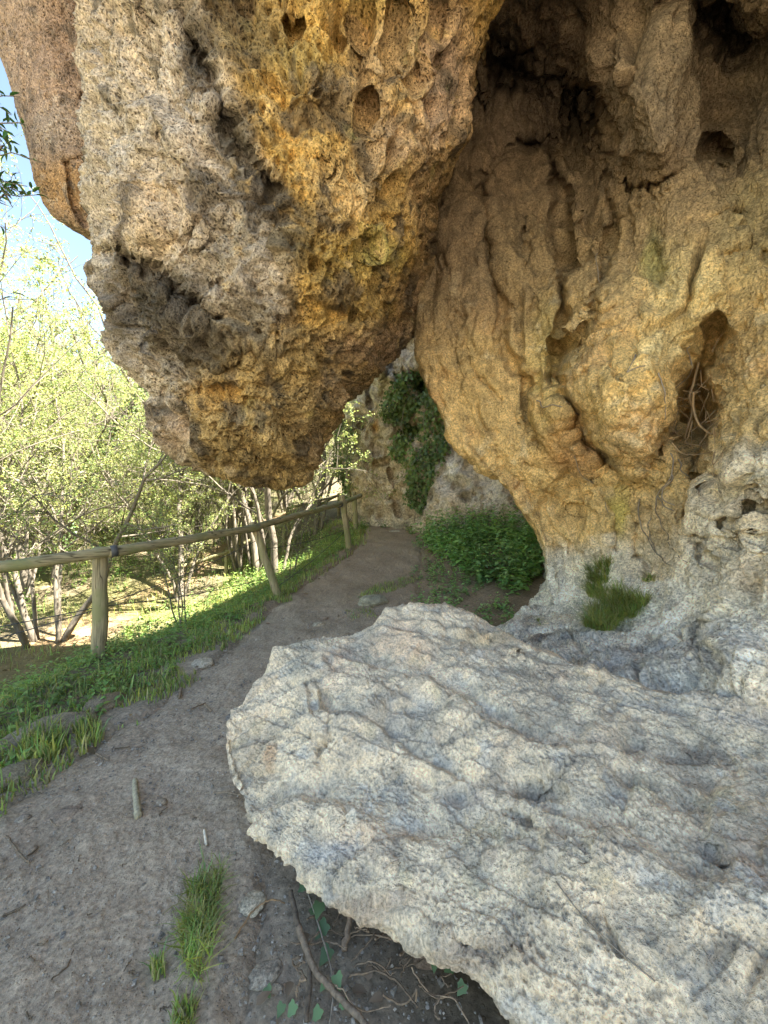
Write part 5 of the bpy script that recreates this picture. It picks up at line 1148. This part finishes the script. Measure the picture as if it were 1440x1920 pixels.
for pl, r0 in (([(1310, 680), (1300, 720), (1293, 745), (1298, 770), (1290, 800), (1285, 820), (1290, 835)], .011), ([(1300, 735), (1300, 765), (1310, 795), (1330, 812), (1340, 812)], .010), ([(1298, 790), (1290, 820), (1285, 830), (1320, 836)], .006), ([(1285, 775), (1292, 785), (1300, 800)], .007), ([(1310, 700), (1300, 740), (1280, 760)], .004), ([(1340, 770), (1320, 790), (1295, 810)], .004), ([(1325, 815), (1310, 835)], .006), ([(1260, 830), (1280, 850), (1310, 852), (1340, 846)], .005), ([(1335, 660), (1345, 640), (1355, 625)], .003), ([(1310, 740), (1320, 760), (1325, 780)], .003)):
    m = MB(); free(m, pl, r0, r0 * .6, min(wd(*q_) for q_ in pl) - .02); o = m.build('root', M_root, rt); o.location = -t0
for k in range(26):
    a = np.array((r.uniform(1255, 1345), r.uniform(720, 850))); pl = [tuple(a), tuple(a + r.normal(0, 14, 2)), tuple(a + r.normal(0, 26, 2))]; m = MB(); free(m, pl, .004, .002, min(wd(*q_) for q_ in pl) - .01, .03); o = m.build('root', M_root, rt); o.location = -t0
m = MB(); kk = lambda a, b_: BV[np.argmin((bpx - a) ** 2 + (bpy_ - b_) ** 2 + 1e6 * (BN[:, 1] > .5))] + np.array((0, -.004, .006))
pts = np.array([kk(a, b_) for a, b_ in ((1050, 1678), (1090, 1725), (1140, 1765), (1185, 1805), (1225, 1835))]); m.tube(catmull(pts[:, None], [8] * 4)[:, 0], .002, 5)
o = m.build('twig', M_twig); tag(o, 'thin dark twig lying across the face of the boulder', 'twig')

# a climbing plant just outside the photo whose leaves reach in at its right edge
def toward(p, k): return p + (np.array((0, 0, EYE)) - p) * k
cl = empty('climbing_plant', tuple(wall_pt(1540, 1120))); tag(cl, 'climbing plant with broad dark green leaves at the right edge of the photo', 'plant'); c0 = np.array(cl.location)
r = np.random.default_rng(5); m = MB(); sp = np.array([wall_pt(1535 + 22 * math.sin(k * 1.3), 1130 - k * 75, .03) for k in range(17)])
m.tube(catmull(sp[:, None], [5] * 16)[:, 0] - c0, .008, 6)
anch = [(np.array((1500, 815)), .12, .12, (-1, -.1, .05)), (np.array((1492, 375)), .12, .13, (-1, -.1, -.05))] + [(np.array((1535 + r.uniform(-10, 60), r.uniform(150, 1050))), r.uniform(.03, .08), r.uniform(.08, .13), (r.normal(0, .5), -.4, -.7)) for _ in range(16)]
for (q, k, L, dx) in anch:
    w_ = wall_pt(*q, .03); p = toward(w_, k); m.tube(np.array([w_, (w_ + p) / 2 + np.array((0, 0, .02)), p]) - c0, .003, 5)
    lm = MB(); lobed_leaf(lm, p - c0, np.array(dx, float), np.array((0, -.75, .65)), L); lm.build('leaf', M_ever, cl)
m.build('stems', M_twig, cl)
